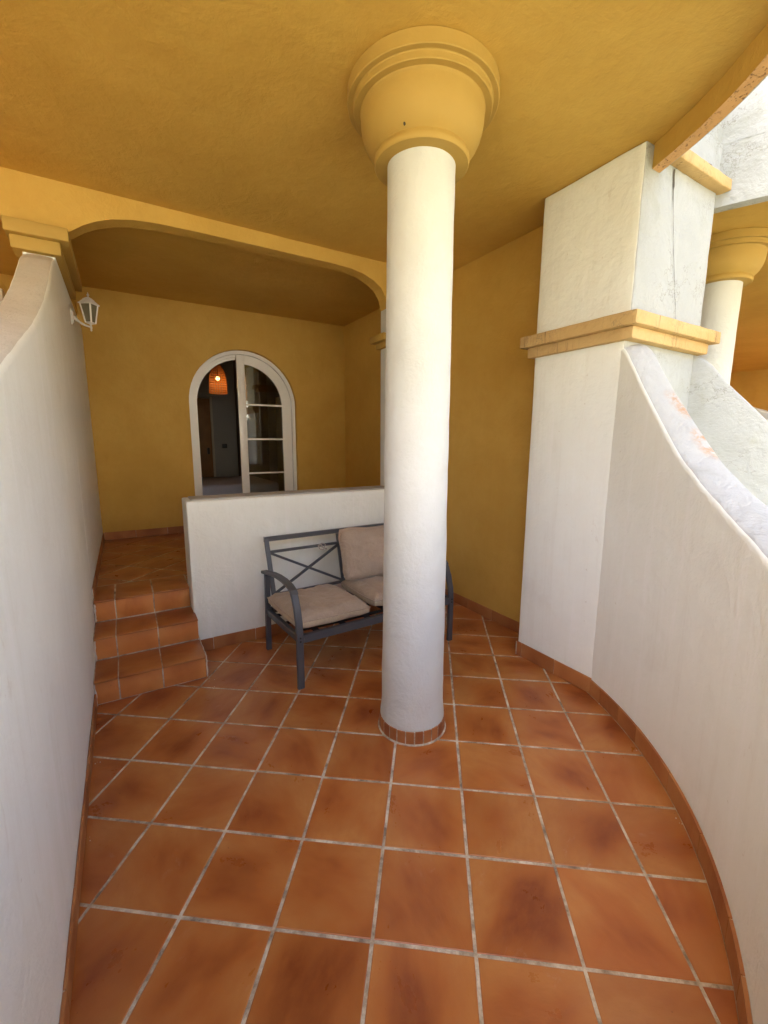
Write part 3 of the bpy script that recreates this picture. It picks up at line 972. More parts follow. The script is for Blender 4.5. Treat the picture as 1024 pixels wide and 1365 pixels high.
# vertical crack: a thin jagged sliver that stands 1 mm proud of the face
bm = bmesh.new()
def crack(bm, pts, y, w):
    ls = []; rs = []
    for k, (x, z) in enumerate(pts):
        ww = w[k] if isinstance(w, list) else w
        ls.append(bm.verts.new((x - ww, y, z))); rs.append(bm.verts.new((x + ww, y, z)))
    for k in range(len(pts) - 1):
        bm.faces.new((ls[k], ls[k + 1], rs[k + 1], rs[k]))
pts = []; ws = []
for k in range(40):
    z = 3.085 - (3.085 - 2.31) * k / 39
    x = 2.735 + (2.925 - 2.735) * (k / 39) ** 1.3 + 0.006 * noise.noise(Vector((0, 0, z * 14))) + random.uniform(-.0015, .0015)
    pts.append((x, z)); ws.append(0.0085 if k < 5 else (0.0032 if k < 8 else 0.0014 + 0.0006 * math.sin(k)))
crack(bm, pts, PY0 - 0.0042, ws)
pts = [(2.735 + 0.03 * k / 4, 3.085 + .004 * k) for k in range(5)]
crack(bm, pts, PY0 - 0.0042, 0.003)
pts = [(2.90 + 0.008 * noise.noise(Vector((3, 0, k * .5))), 3.40 + 0.05 * k) for k in range(20)]
crack(bm, pts, PY0 + 0.0095, 0.0026)
finish('crack', bm, M['crack'], pp)
# skirting on the pillar
skirt_line(pp, (PX0, PY0 + .035), (PX0, PY1), 0.0, 0.105, 0.29, first=0.28)
skirt_line(pp, (PX0 - .012, PY1), (PX0 + .28, PY1), 0.0, 0.105, 0.29)

# ------------------------------------------------------------------ curved wing wall on the right
wing = thing('wing_wall', (CX + RI, CY - 1.3, 0), 'curved white garden wall on the right whose top sweeps down from the square pillar', 'wall')
wprof = [(-18, 2.20), (-21.9, 2.135), (-25.3, 1.945), (-30.7, 1.700), (-35.2, 1.535), (-40.9, 1.40), (-47.1, 1.305), (-53.7, 1.235), (-62, 1.185), (-72, 1.16), (-106, 1.15)]
wprof = sorted((-a, z) for a, z in wprof)
def sm_w(a):
    return sum(lerp_prof(wprof, a + k) for k in (-1.2, -.6, 0, .6, 1.2)) / 5
def wing_body(cx, mirror, a_start, a_end, parent, nst=110):
    st = []
    for k in range(nst + 1):
        a = a_start + (a_end - a_start) * k / nst
        c, s = math.cos(R(-a)), math.sin(R(-a))
        if mirror: c = -c
        st.append(((cx + RI * c, CY + RI * s), (cx + RO * c, CY + RO * s), sm_w(a)))
    bm = wall_section_sweep(st, -0.5)
    return bm
finish('wall_body', wing_body(CX, False, 21.2, 105.3, wing), [M['white'], M['white_cap']], wing, smooth=True, auto=50)
# skirting pieces along the arc
a = 21.6
seq = [2.6, 4.6, 4.4, 8.2, 8.2, 8.2, 4.3, 8.2, 8.2, 8.2, 8.2, 4, 8.2]
k = 0
while a < 104.5 and k < len(seq):
    e = min(104.8, a + seq[k])
    bm = bmesh.new()
    nseg = max(2, int((e - a) / 1.4))
    ring_wall(bm, CX, CY, RI - 0.0115, RI - 0.001, -a - 0.06, -e + 0.06, 0.001, 0.098 + random.uniform(-.002, .002), nseg)
    finish('skirting_tile', bm, M['skirt'], wing)
    a = e; k += 1
bm = bmesh.new(); ring_wall(bm, CX, CY, RI - 0.006, RI + 0.005, -21.5, -104.8, 0.0, 0.094, 60)
finish('mortar_joint', bm, M['grout'], wing)

# next house's wing wall
nw = thing('wing_wall', (NCX - RI, CY - 1.3, 0), 'bright white curved wall of the next house, beyond the square pillar', 'wall')
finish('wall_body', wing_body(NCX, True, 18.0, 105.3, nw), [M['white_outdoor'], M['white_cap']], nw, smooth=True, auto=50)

t3 = thing('wing_wall', (2 * 6.05 - NCX + RI, 1.0, 0), 'curved white wall of the house beyond the next one, mostly hidden', 'wall')  # hidden wing wall, added to reduce light in the far terraces
finish('wall_body', wing_body(2 * 6.05 - NCX, False, 22.5, 105.3, t3), [M['white_outdoor'], M['white_cap']], t3, smooth=True, auto=50)
st = []  # dividing wall added to block light from the far unit
y = -0.2
while y < VB:
    st.append(((5.96, y), (6.14, y), smooth_prof(prof, y))); y += 0.1
o = finish('boundary_wall', wall_section_sweep(st, -0.1), [M['white'], M['brown_cap']], smooth=True, auto=50)
tag(o, 'sweeping white boundary wall closing the far side of the next terrace', 'wall')

# ------------------------------------------------------------------ columns
def round_column(cx, cy, label, skirt=True):
    t = thing('column', (cx, cy, 0), label, 'column', 'round columns with bell capitals')
    bm = bmesh.new()
    prof = [(0.176, -0.01), (0.180, 0.07), (0.181, 0.078), (0.181, 0.10), (0.177, 0.13), (0.1735, 0.17)]
    nz = 44
    for k in range(1, nz + 1):
        z = 0.17 + (2.865 - 0.17) * k / nz
        prof.append((lerp_prof([(0.17, .1725), (1.16, .166), (2.0, .1615), (2.87, .1575)], z), z))
    lathe(bm, cx, cy, prof, 64)
    for v in bm.verts:
        if v.co.z > 0.085:
            d = Vector((v.co.x - cx, v.co.y - cy, 0)).normalized()
            v.co += d * (0.0028 * noise.noise(v.co * 3.5) + 0.0022 * noise.noise(v.co * 9) + 0.0010 * noise.noise(v.co * 23))
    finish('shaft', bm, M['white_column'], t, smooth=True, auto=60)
    bm = bmesh.new()
    pr = [(0.150, 2.853), (0.214, 2.853), (0.219, 2.858), (0.221, 2.868), (0.220, 2.880), (0.214, 2.887), (0.213, 2.893), (0.222, 2.900),
          (0.240, 2.918), (0.256, 2.938), (0.268, 2.962), (0.276, 2.990), (0.280, 3.018), (0.281, 3.045), (0.281, 3.060), (0.284, 3.064),
          (0.311, 3.064), (0.314, 3.067), (0.314, 3.089), (0.318, 3.093), (0.339, 3.093), (0.342, 3.096), (0.342, 3.147), (0.338, 3.1495)]
    lathe(bm, cx, cy, pr, 96)
    finish('capital', bm, M['capital'], t, smooth=True, auto=38)
    if skirt:
        an = R(-144)
        bm = bmesh.new(); bmesh.ops.create_icosphere(bm, subdivisions=2, radius=0.0055, matrix=Matrix.Translation((cx + 0.2265 * math.cos(an), cy + 0.2265 * math.sin(an), 2.907)))
        for v in bm.verts: v.co.z = 2.907 + (v.co.z - 2.907) * 1.7
        finish('dark_nick', bm, M['crack'], t, smooth=True)
        n = 24
        for k in range(n):
            a0 = 360 * k / n + 1.0; a1 = 360 * (k + 1) / n - random.uniform(.8, 1.3)
            bm = bmesh.new()
            ring_wall(bm, cx, cy, 0.177, 0.187, a0, a1, 0.001, 0.074 + random.uniform(-.0015, .0015), 2)
            finish('skirting_tile', bm, M['skirt'], t)
        bm = bmesh.new(); lathe(bm, cx, cy, [(0.1855, 0.0), (0.1855, 0.071)], 64)
        finish('mortar_joint', bm, M['grout'], t, smooth=True, auto=40)
        bm = bmesh.new(); lathe(bm, cx, cy, [(0.196, -0.003), (0.194, 0.002), (0.186, 0.006), (0.180, 0.006)], 48)
        finish('mortar_bead', bm, M['grout'], t, smooth=True)
    return t
COLX, COLY = 1.300, 1.842
round_column(COLX, COLY, 'thick round white column in front of the bench with a large ochre bell capital')
round_column(4.28, 1.84, 'round white column of the next house, half hidden behind the square pillar', skirt=False)

# ------------------------------------------------------------------ the terraces next door
nf = bmesh.new(); poly_prism(nf, [(PX1, 1.0), (NCX, -.1), (11.9, -.1), (11.9, VB), (PX1, VB)], -0.2, 0.0)
finish('neighbour_floor', nf, M['tile'], kind='structure')
o = box('terrace_wall', UR + .201, 12.0, VB + .003, VB + .2, -0.1, CZ - .001, M['yellow']); tag(o, 'ochre wall at the back of the next house terrace, far right', 'wall')
o = box('terrace_wall', 11.9, 12.1, -0.1, VB, -0.1, CZ - .001, M['yellow']); tag(o, 'ochre end wall closing the far terraces beyond the next house', 'wall')
o = box('terrace_wall', -3.0, UL - .1765, VB + .003, VB + .2, -0.1, CZ - .001, M['yellow']); tag(o, 'ochre back wall of the left neighbour terrace behind the sweeping wall', 'wall')
o = box('terrace_wall', -3.2, -3.003, 1.0, VB + .2, -0.5, CZ - .001, M['yellow']); tag(o, 'ochre end wall of the left neighbour terrace, out of sight behind the left wall', 'wall')
bm = bmesh.new(); poly_prism(bm, [(-3.0, 0.2), (-0.441, 0.2), (-0.441, VB), (-3.0, VB)], -0.2, 0.0)
finish('neighbour_floor', bm, M['tile'], kind='structure')
o = box('neighbour_pilaster', -1.12, -0.845, 5.52, VB + .002, -0.1, 2.98, M['white'], bev=.006); tag(o, 'narrow white pilaster glimpsed past the left wall top at the left edge', 'pilaster')

# ------------------------------------------------------------------ wall lantern
LX, LY = UL, 4.33
ANG0 = R(-80)
lan = thing('wall_lantern', (LX, LY, 2.47), 'white wall lantern on a curved bracket high on the left wall', 'lantern')
bm = bmesh.new()
add_box(bm, LX, LX + 0.012, LY - .028, LY + .028, 2.475, 2.605, bev=.004)
add_box(bm, LX + .012, LX + 0.022, LY - .018, LY + .018, 2.49, 2.59, bev=.004)
finish('wall_plate', bm, M['lamp_white'], lan, smooth=True, auto=35)
bm = bmesh.new()
pts = []
for k in range(17):
    t = k / 16
    x = LX + 0.02 + 0.125 * t
    z = 2.545 - 0.075 * math.sin(t * PI * 0.5) ** 0.8 + 0.004 * t
    pts.append((x, LY, z))
tube(bm, pts, [0.013 - 0.006 * (k / 16) for k in range(17)], 10)
ax = LX + 0.145
lathe(bm, ax, LY, [(0.004, 2.435), (0.009, 2.443), (0.006, 2.452), (0.010, 2.460), (0.010, 2.475), (0.006, 2.485), (0.012, 2.497)], 12)
finish('bracket', bm, M['lamp_white'], lan, smooth=True, auto=40)
zb, zt = 2.510, 2.665
rb, rt = 0.040, 0.068
bm = bmesh.new()
lathe(bm, ax, LY, [(0.012, 2.494), (0.026, 2.498), (0.044, 2.504), (0.046, 2.511), (0.040, 2.513)], 4, ang0=ANG0)
finish('base', bm, M['lamp_white'], lan)
for k in range(4):
    a0 = ANG0 + 2 * PI * k / 4; a1 = ANG0 + 2 * PI * (k + 1) / 4
    bm = bmesh.new()
    bar(bm, (ax + rb * math.cos(a0), LY + rb * math.sin(a0), zb), (ax + rt * math.cos(a0), LY + rt * math.sin(a0), zt), 0.012, 0.010, up=Vector((math.cos(a0), math.sin(a0), 0)))
    finish('glazing_bar', bm, M['lamp_white'], lan)
    bm = bmesh.new()
    q = 0.94
    vs = [bm.verts.new((ax + r * q * math.cos(a), LY + r * q * math.sin(a), z)) for r, a, z in ((rb, a0, zb), (rb, a1, zb), (rt, a1, zt), (rt, a0, zt))]
    vi = [bm.verts.new((ax + r * (q - .05) * math.cos(a), LY + r * (q - .05) * math.sin(a), z)) for r, a, z in ((rb, a0, zb), (rb, a1, zb), (rt, a1, zt), (rt, a0, zt))]
    bm.faces.new(vs); bm.faces.new(list(reversed(vi)))
    for i in range(4):
        j = (i + 1) % 4
        bm.faces.new((vs[j], vs[i], vi[i], vi[j]))
    finish('glass_pane', bm, M['lamp_glass'], lan)
bm = bmesh.new()
lathe(bm, ax, LY, [(0.060, 2.663), (0.084, 2.665), (0.086, 2.671), (0.078, 2.676), (0.058, 2.694), (0.046, 2.703), (0.046, 2.708), (0.022, 2.724), (0.008, 2.730)], 4, ang0=ANG0)
finish('roof', bm, M['lamp_white'], lan)
bm = bmesh.new()
lathe(bm, ax, LY, [(0.008, 2.728), (0.005, 2.736), (0.011, 2.745), (0.009, 2.753), (0.003, 2.762), (0.002, 2.772)], 10)
finish('finial', bm, M['lamp_white'], lan, smooth=True)

# the lantern is about 36 cm tall: scale its parts about the middle of the wall plate
for ch in [c for c in bpy.data.objects if c.parent == lan]:
    piv = Vector((LX, LY, 2.56)) - Vector(lan.location)
    ch.location = piv + (ch.location - piv) * 0.87
    ch.scale = (0.87, 0.87, 0.87)

# ------------------------------------------------------------------ arched sliding door
door = thing('sliding_door', (DX, VB + .1, TZ), 'white framed arched glass door in the back wall, its left half slid open', 'door')
def arch_path(dx, dz, r, zb, n=28, xlim=None):
    pts = [(dx - r, zb), (dx - r, dz)] + [(dx - r * math.cos(PI * k / n), dz + r * math.sin(PI * k / n)) for k in range(1, n)] + [(dx + r, dz), (dx + r, zb)]
    return pts
def band(bm, outer, inner, y0, y1):
    n = len(outer)
    V = [[bm.verts.new((x, y, z)) for x, z in pts] for pts in (outer, inner) for y in (y0, y1)]
    oo0, oo1, ii0, ii1 = V
    for k in range(n - 1):
        bm.faces.new((oo0[k], oo0[k + 1], ii0[k + 1], ii0[k]))
        bm.faces.new((oo1[k + 1], oo1[k], ii1[k], ii1[k + 1]))
        bm.faces.new((ii0[k], ii0[k + 1], ii1[k + 1], ii1[k]))
        bm.faces.new((oo0[k + 1], oo0[k], oo1[k], oo1[k + 1]))
    bm.faces.new((oo0[0], ii0[0], ii1[0], oo1[0])); bm.faces.new((oo0[-1], oo1[-1], ii1[-1], ii0[-1]))
    bmesh.ops.recalc_face_normals(bm, faces=bm.faces[:])
bm = bmesh.new()
band(bm, arch_path(DX, DZ, 0.658, TZ + .001), arch_path(DX, DZ, 0.615, TZ + .001), VB + 0.055, VB + 0.165)
band(bm, arch_path(DX, DZ, 0.6148, TZ + .001), arch_path(DX, DZ, 0.585, TZ + .001), VB + 0.095, VB + 0.16)
finish('outer_frame', bm, M['pvc'], door, smooth=True, auto=30)
# right leaf: stile + arched rail following the frame + glass + muntins
SX0, SX1 = 1.295, 1.392
lr_o, lr_i = 0.6135, 0.500
cxl = DX - 0.015
yl0, yl1 = VB + 0.062, VB + 0.094
bm = bmesh.new()
def leaf_path(r, n=20):
    pts = []
    a_end = math.acos(max(-1, min(1, (SX1 - cxl) / r)))
    for k in range(n + 1):
        a = a_end * (1 - k / n)
        pts.append((cxl + r * math.cos(a), DZ + r * math.sin(a)))
    pts.append((cxl + r, TZ + 0.02))
    return pts
band(bm, leaf_path(lr_o - .004), leaf_path(lr_i), yl0, yl1)
finish('leaf_rail', bm, M['pvc'], door, smooth=True, auto=30)
ztop_s = DZ + math.sqrt(max(0, (lr_o) ** 2 - (SX0 - cxl) ** 2)) - 0.006
box('stile', SX0, SX1 - .0005, yl0 - .003, yl1 + .002, TZ + 0.02, ztop_s, M['pvc'], door, bev=.004)
def muntin(z, nm='muntin'):
    half = math.sqrt(max(0.01, lr_i ** 2 - max(0, z - DZ) ** 2)) if z > DZ else lr_i
    box(nm, SX1, cxl + half + .004, yl0 + .006, yl1 - .004, z - .011, z + .011, M['pvc'], door, bev=.002)
for z in (2.045, 1.61, 1.17): muntin(z)
box('bottom_rail', SX1, cxl + lr_i, yl0 + .002, yl1 - .002, TZ + .02, TZ + .14, M['pvc'], door)
bm = bmesh.new()
gp = leaf_path(lr_i + .005)
gp = [(SX1 - .01, gp[0][1])] + gp + [(SX1 - .01, TZ + .02)]
f = [bm.verts.new((x, yl0 + .014, z)) for x, z in gp]; b_ = [bm.verts.new((x, yl0 + .018, z)) for x, z in gp]
bm.faces.new(f); bm.faces.new(list(reversed(b_)))
finish('glass_pane', bm, M['glass'], door)
# fixed arched transom line over the open half
bm = bmesh.new()
def left_path(r, n=18):
    a_end = math.acos((SX0 - DX) / r)
    pts = [(DX + r * math.cos(a_end + (PI - a_end) * k / n), DZ + r * math.sin(a_end + (PI - a_end) * k / n)) for k in range(n + 1)]
    pts.append((DX - r, TZ + .01))
    return pts
band(bm, left_path(0.5845), left_path(0.556), VB + .115, VB + .15)
finish('frame_lip', bm, M['pvc'], door, smooth=True, auto=30)

# ------------------------------------------------------------------ room behind the door
room = thing('room', (1.4, 7.8, TZ), 'dim room seen through the arched door with grey and dark walls', 'room')
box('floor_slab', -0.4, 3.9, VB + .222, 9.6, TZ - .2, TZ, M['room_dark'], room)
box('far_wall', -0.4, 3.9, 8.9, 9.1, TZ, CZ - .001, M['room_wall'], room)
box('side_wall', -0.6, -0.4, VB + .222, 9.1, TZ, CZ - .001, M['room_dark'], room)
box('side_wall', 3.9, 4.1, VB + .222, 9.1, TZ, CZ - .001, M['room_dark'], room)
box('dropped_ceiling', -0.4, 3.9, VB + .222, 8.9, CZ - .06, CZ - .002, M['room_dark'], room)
box('dark_cabinet', 1.95, 2.45, 8.45, 8.899, TZ, CZ - .062, M['room_dark'], room, bev=.005)
box('tall_panel', 2.75, 3.05, 8.5, 8.899, TZ, 2.45, M['curtain'], room, bev=.005)
wd = thing('wooden_door', (1.25, 8.86, TZ), 'brown wooden interior door seen at the left inside the arched door', 'door')
box('door_leaf', 0.86, 1.475, 8.85, 8.898, TZ, 2.36, M['wood'], wd, bev=.004)
box('door_frame', 1.477, 1.512, 8.83, 8.898, TZ, 2.39, M['curtain'], wd, bev=.003)
box('door_handle', 1.38, 1.42, 8.80, 8.849, 1.33, 1.45, M['black'], wd, bev=.006)
sw = box('light_switch', 1.665, 1.755, 8.885, 8.899, 1.44, 1.52, M['black'], bev=.004); tag(sw, 'square black light switch on the grey wall inside the room', 'switch')
bed = thing('bed', (1.6, 7.6, TZ), 'bed with a pale blue sheet just visible through the bottom of the arched door', 'bed')
box('mattress', 0.9, 2.15, 6.9, 8.5, 0.62, 0.92, M['sheet'], bed, bev=.05, seg=4)
box('base', 0.95, 2.1, 6.95, 8.5, TZ, 0.618, M['wood'], bed)

pl = thing('pendant_lamp', (1.23, 7.0, 2.36), 'glowing orange wicker pendant lamp hanging inside the arched door', 'lamp')
PLX, PLY = 1.30, 7.0
bm = bmesh.new()
def shade_r(t):
    return 0.03 + 0.088 * math.sin(min(1, t * 1.5) * PI / 2) ** 0.7 + 0.01 * t
Z1, Z0 = 2.71, 2.29
for k in range(22):
    a = 2 * PI * k / 22
    pts = [(PLX + shade_r(t / 12) * math.cos(a), PLY + shade_r(t / 12) * math.sin(a), Z1 - (Z1 - Z0) * t / 12) for t in range(13)]
    tube(bm, pts, 0.0045, 5)
for t in range(0, 13):
    r = shade_r(t / 12); z = Z1 - (Z1 - Z0) * t / 12
    tube(bm, [(PLX + r * math.cos(2 * PI * k / 28), PLY + r * math.sin(2 * PI * k / 28), z) for k in range(28)], 0.004, 5, closed=True)
finish('wicker_shade', bm, M['wicker'], pl)
bm = bmesh.new(); bmesh.ops.create_uvsphere(bm, u_segments=16, v_segments=10, radius=0.03, matrix=Matrix.Translation((PLX, PLY, 2.50)))
finish('bulb', bm, M['bulb'], pl, smooth=True)
bm = bmesh.new(); tube(bm, [(PLX, PLY, 2.54), (PLX, PLY, CZ - .061)], 0.004, 6)
finish('cord', bm, M['black'], pl)
ld = bpy.data.lights.new('pendant_light', 'POINT'); ld.energy = 0.28; ld.color = (1.0, 0.50, 0.16); ld.shadow_soft_size = 0.03
lo = bpy.data.objects.new('pendant_light', ld); col.objects.link(lo); lo.parent = pl
lo.location = Vector((PLX, PLY, 2.43)) - Vector(pl.location)

# ------------------------------------------------------------------ bench
BO = Vector((0.877, 2.50, 0)); BA = R(2.3)
cb, sb = math.cos(BA), math.sin(BA)
def B(x, y, z):
    """bench frame: x to the right from the left front leg, y towards the wall"""
    return Vector((BO.x + cb * x - sb * y, BO.y + sb * x + cb * y, z))
bench = thing('metal_bench', B(0.64, 0.33, 0), 'grey metal garden bench with crossed bars in its back, half hidden by the column', 'bench')
XS = Vector((cb, sb, 0)); YS = Vector((-sb, cb, 0))
BW = 1.285; BD = 0.66
for x in (0.0, BW):
    s = 1 if x == 0 else -1
    # front leg and arm as one curved flat bar
    bm = bmesh.new()
    path = [(0.0, 0.0), (0.0, 0.15), (0.0, 0.36), (0.008, 0.44), (0.032, 0.53), (0.062, 0.595), (0.086, 0.628), (0.15, 0.655), (0.25, 0.663), (0.36, 0.660), (0.47, 0.648), (0.56, 0.632), (0.64, 0.618), (0.68, 0.612)]
    # smooth path
    P = [B(x, yy, zz) for yy, zz in path[:6]]
    strip_sweep(bm, [B(x, yy, zz) for yy, zz in path[:7]], 0.046, 0.028, XS)
    finish('front_leg', bm, M['metal'], bench, smooth=True, auto=30)
    bm = bmesh.new()
    strip_sweep(bm, [B(x, yy, zz) for yy, zz in [(0.068, 0.615), (0.086, 0.636)] + path[7:]], 0.050, 0.022, XS)
    finish('armrest', bm, M['metal'], bench, smooth=True, auto=30)
    bm = bmesh.new()
    bar(bm, B(x, BD - .02, 0), B(x, BD - .045, 0.605), 0.030, 0.030, up=YS, bev=.003)
    finish('rear_leg', bm, M['metal'], bench)
    bm = bmesh.new()
    bar(bm, B(x, 0.016, 0.34), B(x, BD - .04, 0.315), 0.024, 0.044, bev=.003)
    finish('side_rail', bm, M['metal'], bench)
    # back upright
    bm = bmesh.new()
    bar(bm, B(x + s * 0.052, BD - 0.07, 0.31), B(x + s * 0.040, BD + 0.065, 0.848), 0.034, 0.020, up=YS, bev=.003)
    finish('back_upright', bm, M['metal'], bench)
bm = bmesh.new(); bar(bm, B(0.024, 0.0, 0.340), B(BW - .024, 0.0, 0.340), 0.024, 0.052, bev=.003)
finish('front_rail', bm, M['metal'], bench)
bm = bmesh.new(); bar(bm, B(0.02, BD - .05, 0.325), B(BW - .02, BD - .05, 0.325), 0.024, 0.040, bev=.003)
finish('rear_rail', bm, M['metal'], bench)
def back_pt(x, z):
    """point in the plane of the back"""
    t = (z - 0.31) / (0.848 - 0.31)
    return B(x, BD - 0.07 + 0.135 * t, z)
bn = YS
bm = bmesh.new(); bar(bm, back_pt(0.024, 0.850), back_pt(BW - .024, 0.850), 0.020, 0.034, bev=.003)
finish('top_rail', bm, M['metal'], bench)
for z in (0.752, 0.436):
    bm = bmesh.new(); bar(bm, back_pt(0.06, z), back_pt(BW - .06, z), 0.012, 0.020, bev=.002)
    finish('back_rail', bm, M['metal'], bench)
xm = BW / 2
bm = bmesh.new(); bar(bm, back_pt(xm, 0.43), back_pt(xm, 0.83), 0.024, 0.014, up=YS, bev=.002)
finish('back_post', bm, M['metal'], bench)
for xa, xb in ((0.062, xm), (xm, BW - .062)):
    for za, zb2 in ((0.742, 0.446), (0.446, 0.742)):
        bm = bmesh.new(); off = 0.004 if za > zb2 else -0.004
        p, q = back_pt(xa, za), back_pt(xb, zb2)
        bar(bm, p + YS * off, q + YS * off, 0.010, 0.018, bev=.002)
        finish('cross_bar', bm, M['metal'], bench)
# bolt heads where the rails meet the legs
for x, dx_ in ((0.0, 1), (BW, -1)):
    for yy, zz in ((-0.0155, 0.352), (-0.0155, 0.328)):
        bm = bmesh.new(); bmesh.ops.create_uvsphere(bm, u_segments=10, v_segments=6, radius=0.006, matrix=Matrix.Translation(B(x, yy, zz)))
        finish('bolt', bm, M['strap'], bench, smooth=True)
# webbing straps of the seat
for k in range(6):
    x = 0.14 + k * 0.20
    bm = bmesh.new()
    strip_sweep(bm, [B(x, 0.01, 0.352), B(x, 0.2, 0.335), B(x, 0.4, 0.333), B(x, BD - .05, 0.345)], 0.045, 0.004, XS)
    finish('seat_strap', bm, M['strap'], bench)
for y in (0.14, 0.30, 0.46):
    bm = bmesh.new()
    strip_sweep(bm, [B(0.01, y, 0.335), B(0.4, y, 0.328), B(0.9, y, 0.328), B(BW - .01, y, 0.335)], 0.045, 0.004, YS)
    finish('seat_strap', bm, M['strap'], bench)
# knotted tie hanging on the back rail
bm = bmesh.new()
c0 = back_pt(0.485, 0.752) + Vector((0, -0.01, 0))
pts = [c0 + Vector((0.028 * math.cos(a) * (1 + .3 * math.sin(3 * a)), -0.006 + .008 * math.sin(2 * a), 0.026 * math.sin(a) - .008)) for a in [2 * PI * k / 20 for k in range(20)]]
tube(bm, pts, 0.005, 6, closed=True)
pts = [c0 + Vector((-0.02 + 0.012 * k, -0.008 - .003 * math.sin(k * 2.0), 0.012 - 0.010 * k + .006 * math.sin(k * 1.7))) for k in range(6)]
tube(bm, pts, 0.006, 6)
o = finish('tie_string', bm, M['rope'], smooth=True); tag(o, 'frayed pale tie knotted round the back bar of the bench', 'string')

# cushions --------------------------------------------------------
def cushion(name, w, d, h, mats, seed, pw=4.5, rim=0.42, sag=0.0):
    """soft pillow, local coords centred, z 0..h; returns bmesh with seam band"""
    bm = bmesh.new()
    nx, ny = 44, 36
    top = {}; bot = {}
    for i in range(nx + 1):
        for j in range(ny + 1):
            u = -1 + 2 * i / nx; v = -1 + 2 * j / ny
            # keep corners slightly pulled out, sides slightly pulled in
            px = u * w / 2 * (1 - 0.05 * (1 - abs(v) ** 3) * abs(u) ** 4 + 0.012 * math.sin(v * 5 + seed) * abs(u) ** 3)
            py = v * d / 2 * (1 - 0.06 * (1 - abs(u) ** 3) * abs(v) ** 4 + 0.014 * math.sin(u * 6 + seed) * abs(v) ** 3)
            cr = max(0, abs(u) + abs(v) - 1.62) * 0.20
            px *= 1 - cr; py *= 1 - cr
            e = (1 - abs(u) ** pw) * (1 - abs(v) ** pw)
            prof_ = max(0, e) ** 0.5
            nz = noise.noise(Vector((px * 5 + seed, py * 5, 1.3))) * 0.020 + (0.012 * (1 - abs(noise.noise(Vector((px * 7 + seed * 2, py * 7, 9.1)))) * 2.2)) + noise.noise(Vector((px * 15 + seed, py * 15, 4.3))) * 0.007
            wr = 0.006 * math.sin((u + 0.3 * v) * 26 + seed) * max(0, abs(v) - 0.7) / 0.3
            edge = min(1 - abs(u), 1 - abs(v))
            nz *= min(1, edge * 6)
            hz = h / 2 * (rim + (1 - rim) * prof_)
            zt_ = h / 2 + hz + nz + wr * prof_ - sag * (1 - u * u) * (1 - v * v)
            zb_ = h / 2 - hz * 0.85 + nz * 0.3
            top[i, j] = bm.verts.new((px, py, zt_))
            bot[i, j] = bm.verts.new((px * 0.985, py * 0.985, zb_))
    for i in range(nx):
        for j in range(ny):
            bm.faces.new((top[i, j], top[i + 1, j], top[i + 1, j + 1], top[i, j + 1]))
            f = bm.faces.new((bot[i, j + 1], bot[i + 1, j + 1], bot[i + 1, j], bot[i, j])); f.material_index = 1
    ring = [(i, 0) for i in range(nx)] + [(nx, j) for j in range(ny)] + [(i, ny) for i in range(nx, 0, -1)] + [(0, j) for j in range(ny, 0, -1)]
    for a, b in zip(ring, ring[1:] + ring[:1]):
        # a tucked seam between the upper and lower panels
        f = bm.faces.new((bot[a], bot[b], top[b], top[a])); f.material_index = 1
    edge_pts = [((top[a].co + bot[a].co) / 2 + Vector((0, 0, h * 0.05))) for a in ring]
    edge_top = [top[a].co.copy() for a in ring]
    return bm, edge_top
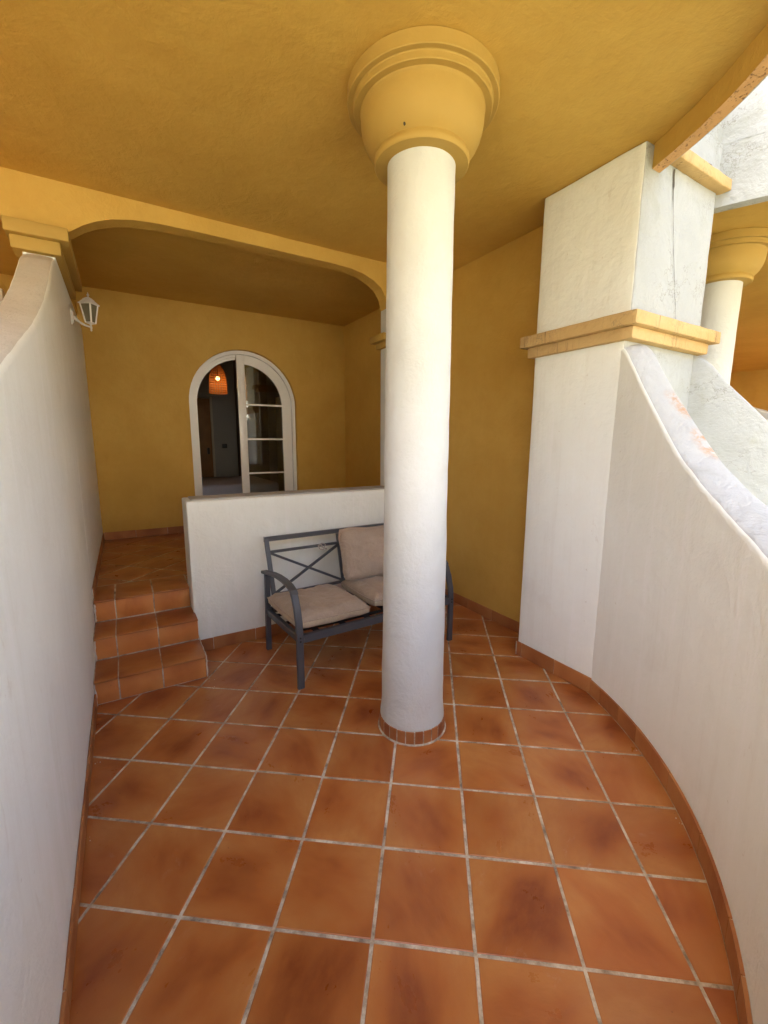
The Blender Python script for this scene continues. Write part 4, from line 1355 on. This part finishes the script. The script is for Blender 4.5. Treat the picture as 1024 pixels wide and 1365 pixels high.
def place(bm, edge, mat4, name, label, piping_r=0.0045):
    for v in bm.verts: v.co = mat4 @ v.co
    t = thing(name, mat4 @ Vector((0, 0, 0)), label, 'cushion', 'taupe bench cushions')
    finish('cover', bm, [M['cushion'], M['cushion_edge']], t, smooth=True, auto=60)
    b2 = bmesh.new()
    tube(b2, [mat4 @ (p + Vector((p.x * .004, p.y * .004, 0))) for p in edge], piping_r, 6, closed=True)
    finish('piping', b2, M['cushion'], t, smooth=True)
def frame(center, rz, rx=0.0, ry=0.0):
    return Matrix.Translation(center) @ Matrix.Rotation(rz, 4, 'Z') @ Matrix.Rotation(rx, 4, 'X') @ Matrix.Rotation(ry, 4, 'Y')
bm, e = cushion('seat_cushion', 0.58, 0.62, 0.125, None, 2.0, pw=3.6, rim=0.34)
place(bm, e, frame(B(0.262, 0.300, 0.352), BA + R(1.0), R(-1.0), R(1.0)), 'seat_cushion', 'left seat cushion of the bench, lying between the armrest and the back pillow')
bm, e = cushion('seat_cushion', 0.60, 0.60, 0.125, None, 9.0, pw=3.6, rim=0.34)
place(bm, e, frame(B(0.895, 0.335, 0.358), BA + R(-2.0), R(-1.5), R(-0.5)), 'seat_cushion', 'right seat cushion of the bench, under the upright back pillow')
bm, e = cushion('back_cushion', 0.60, 0.44, 0.20, None, 5.0, pw=2.6, rim=0.12)
# upright, leaning on the back
place(bm, e, Matrix.Translation(B(0.868, 0.590, 0.655)) @ Matrix.Rotation(BA - R(2), 4, 'Z') @ Matrix.Rotation(R(69), 4, 'X') @ Matrix.Rotation(R(-2), 4, 'Z') @ Matrix.Translation((0, 0, -0.02)), 'back_cushion', 'square back pillow leaning upright against the bench back beside the column')

# ------------------------------------------------------------------ crumbs of plaster on the floor
bm = bmesh.new()
spots = [(2.20, 1.06), (2.215, 1.03), (2.41, 1.40), (0.39, 2.90), (1.9, 0.72), (0.40, 2.80), (-0.235, 1.9), (-0.24, 2.4)]
for sx_, sy_ in spots:
    for q in range(3):
        r = random.uniform(.001, .0035)
        p = Vector((sx_ + random.uniform(-.02, .02), sy_ + random.uniform(-.02, .02), r * .6))
        b2 = bmesh.new(); bmesh.ops.create_icosphere(b2, subdivisions=1, radius=r, matrix=Matrix.Translation(p))
        for v in b2.verts: v.co += noise.noise_vector(v.co * 90) * r * .5
        join(bm, b2)
o = finish('plaster_crumbs', bm, M['caulk'], kind='stuff')
o['label'] = 'small pale crumbs of plaster scattered on the terracotta tiles'
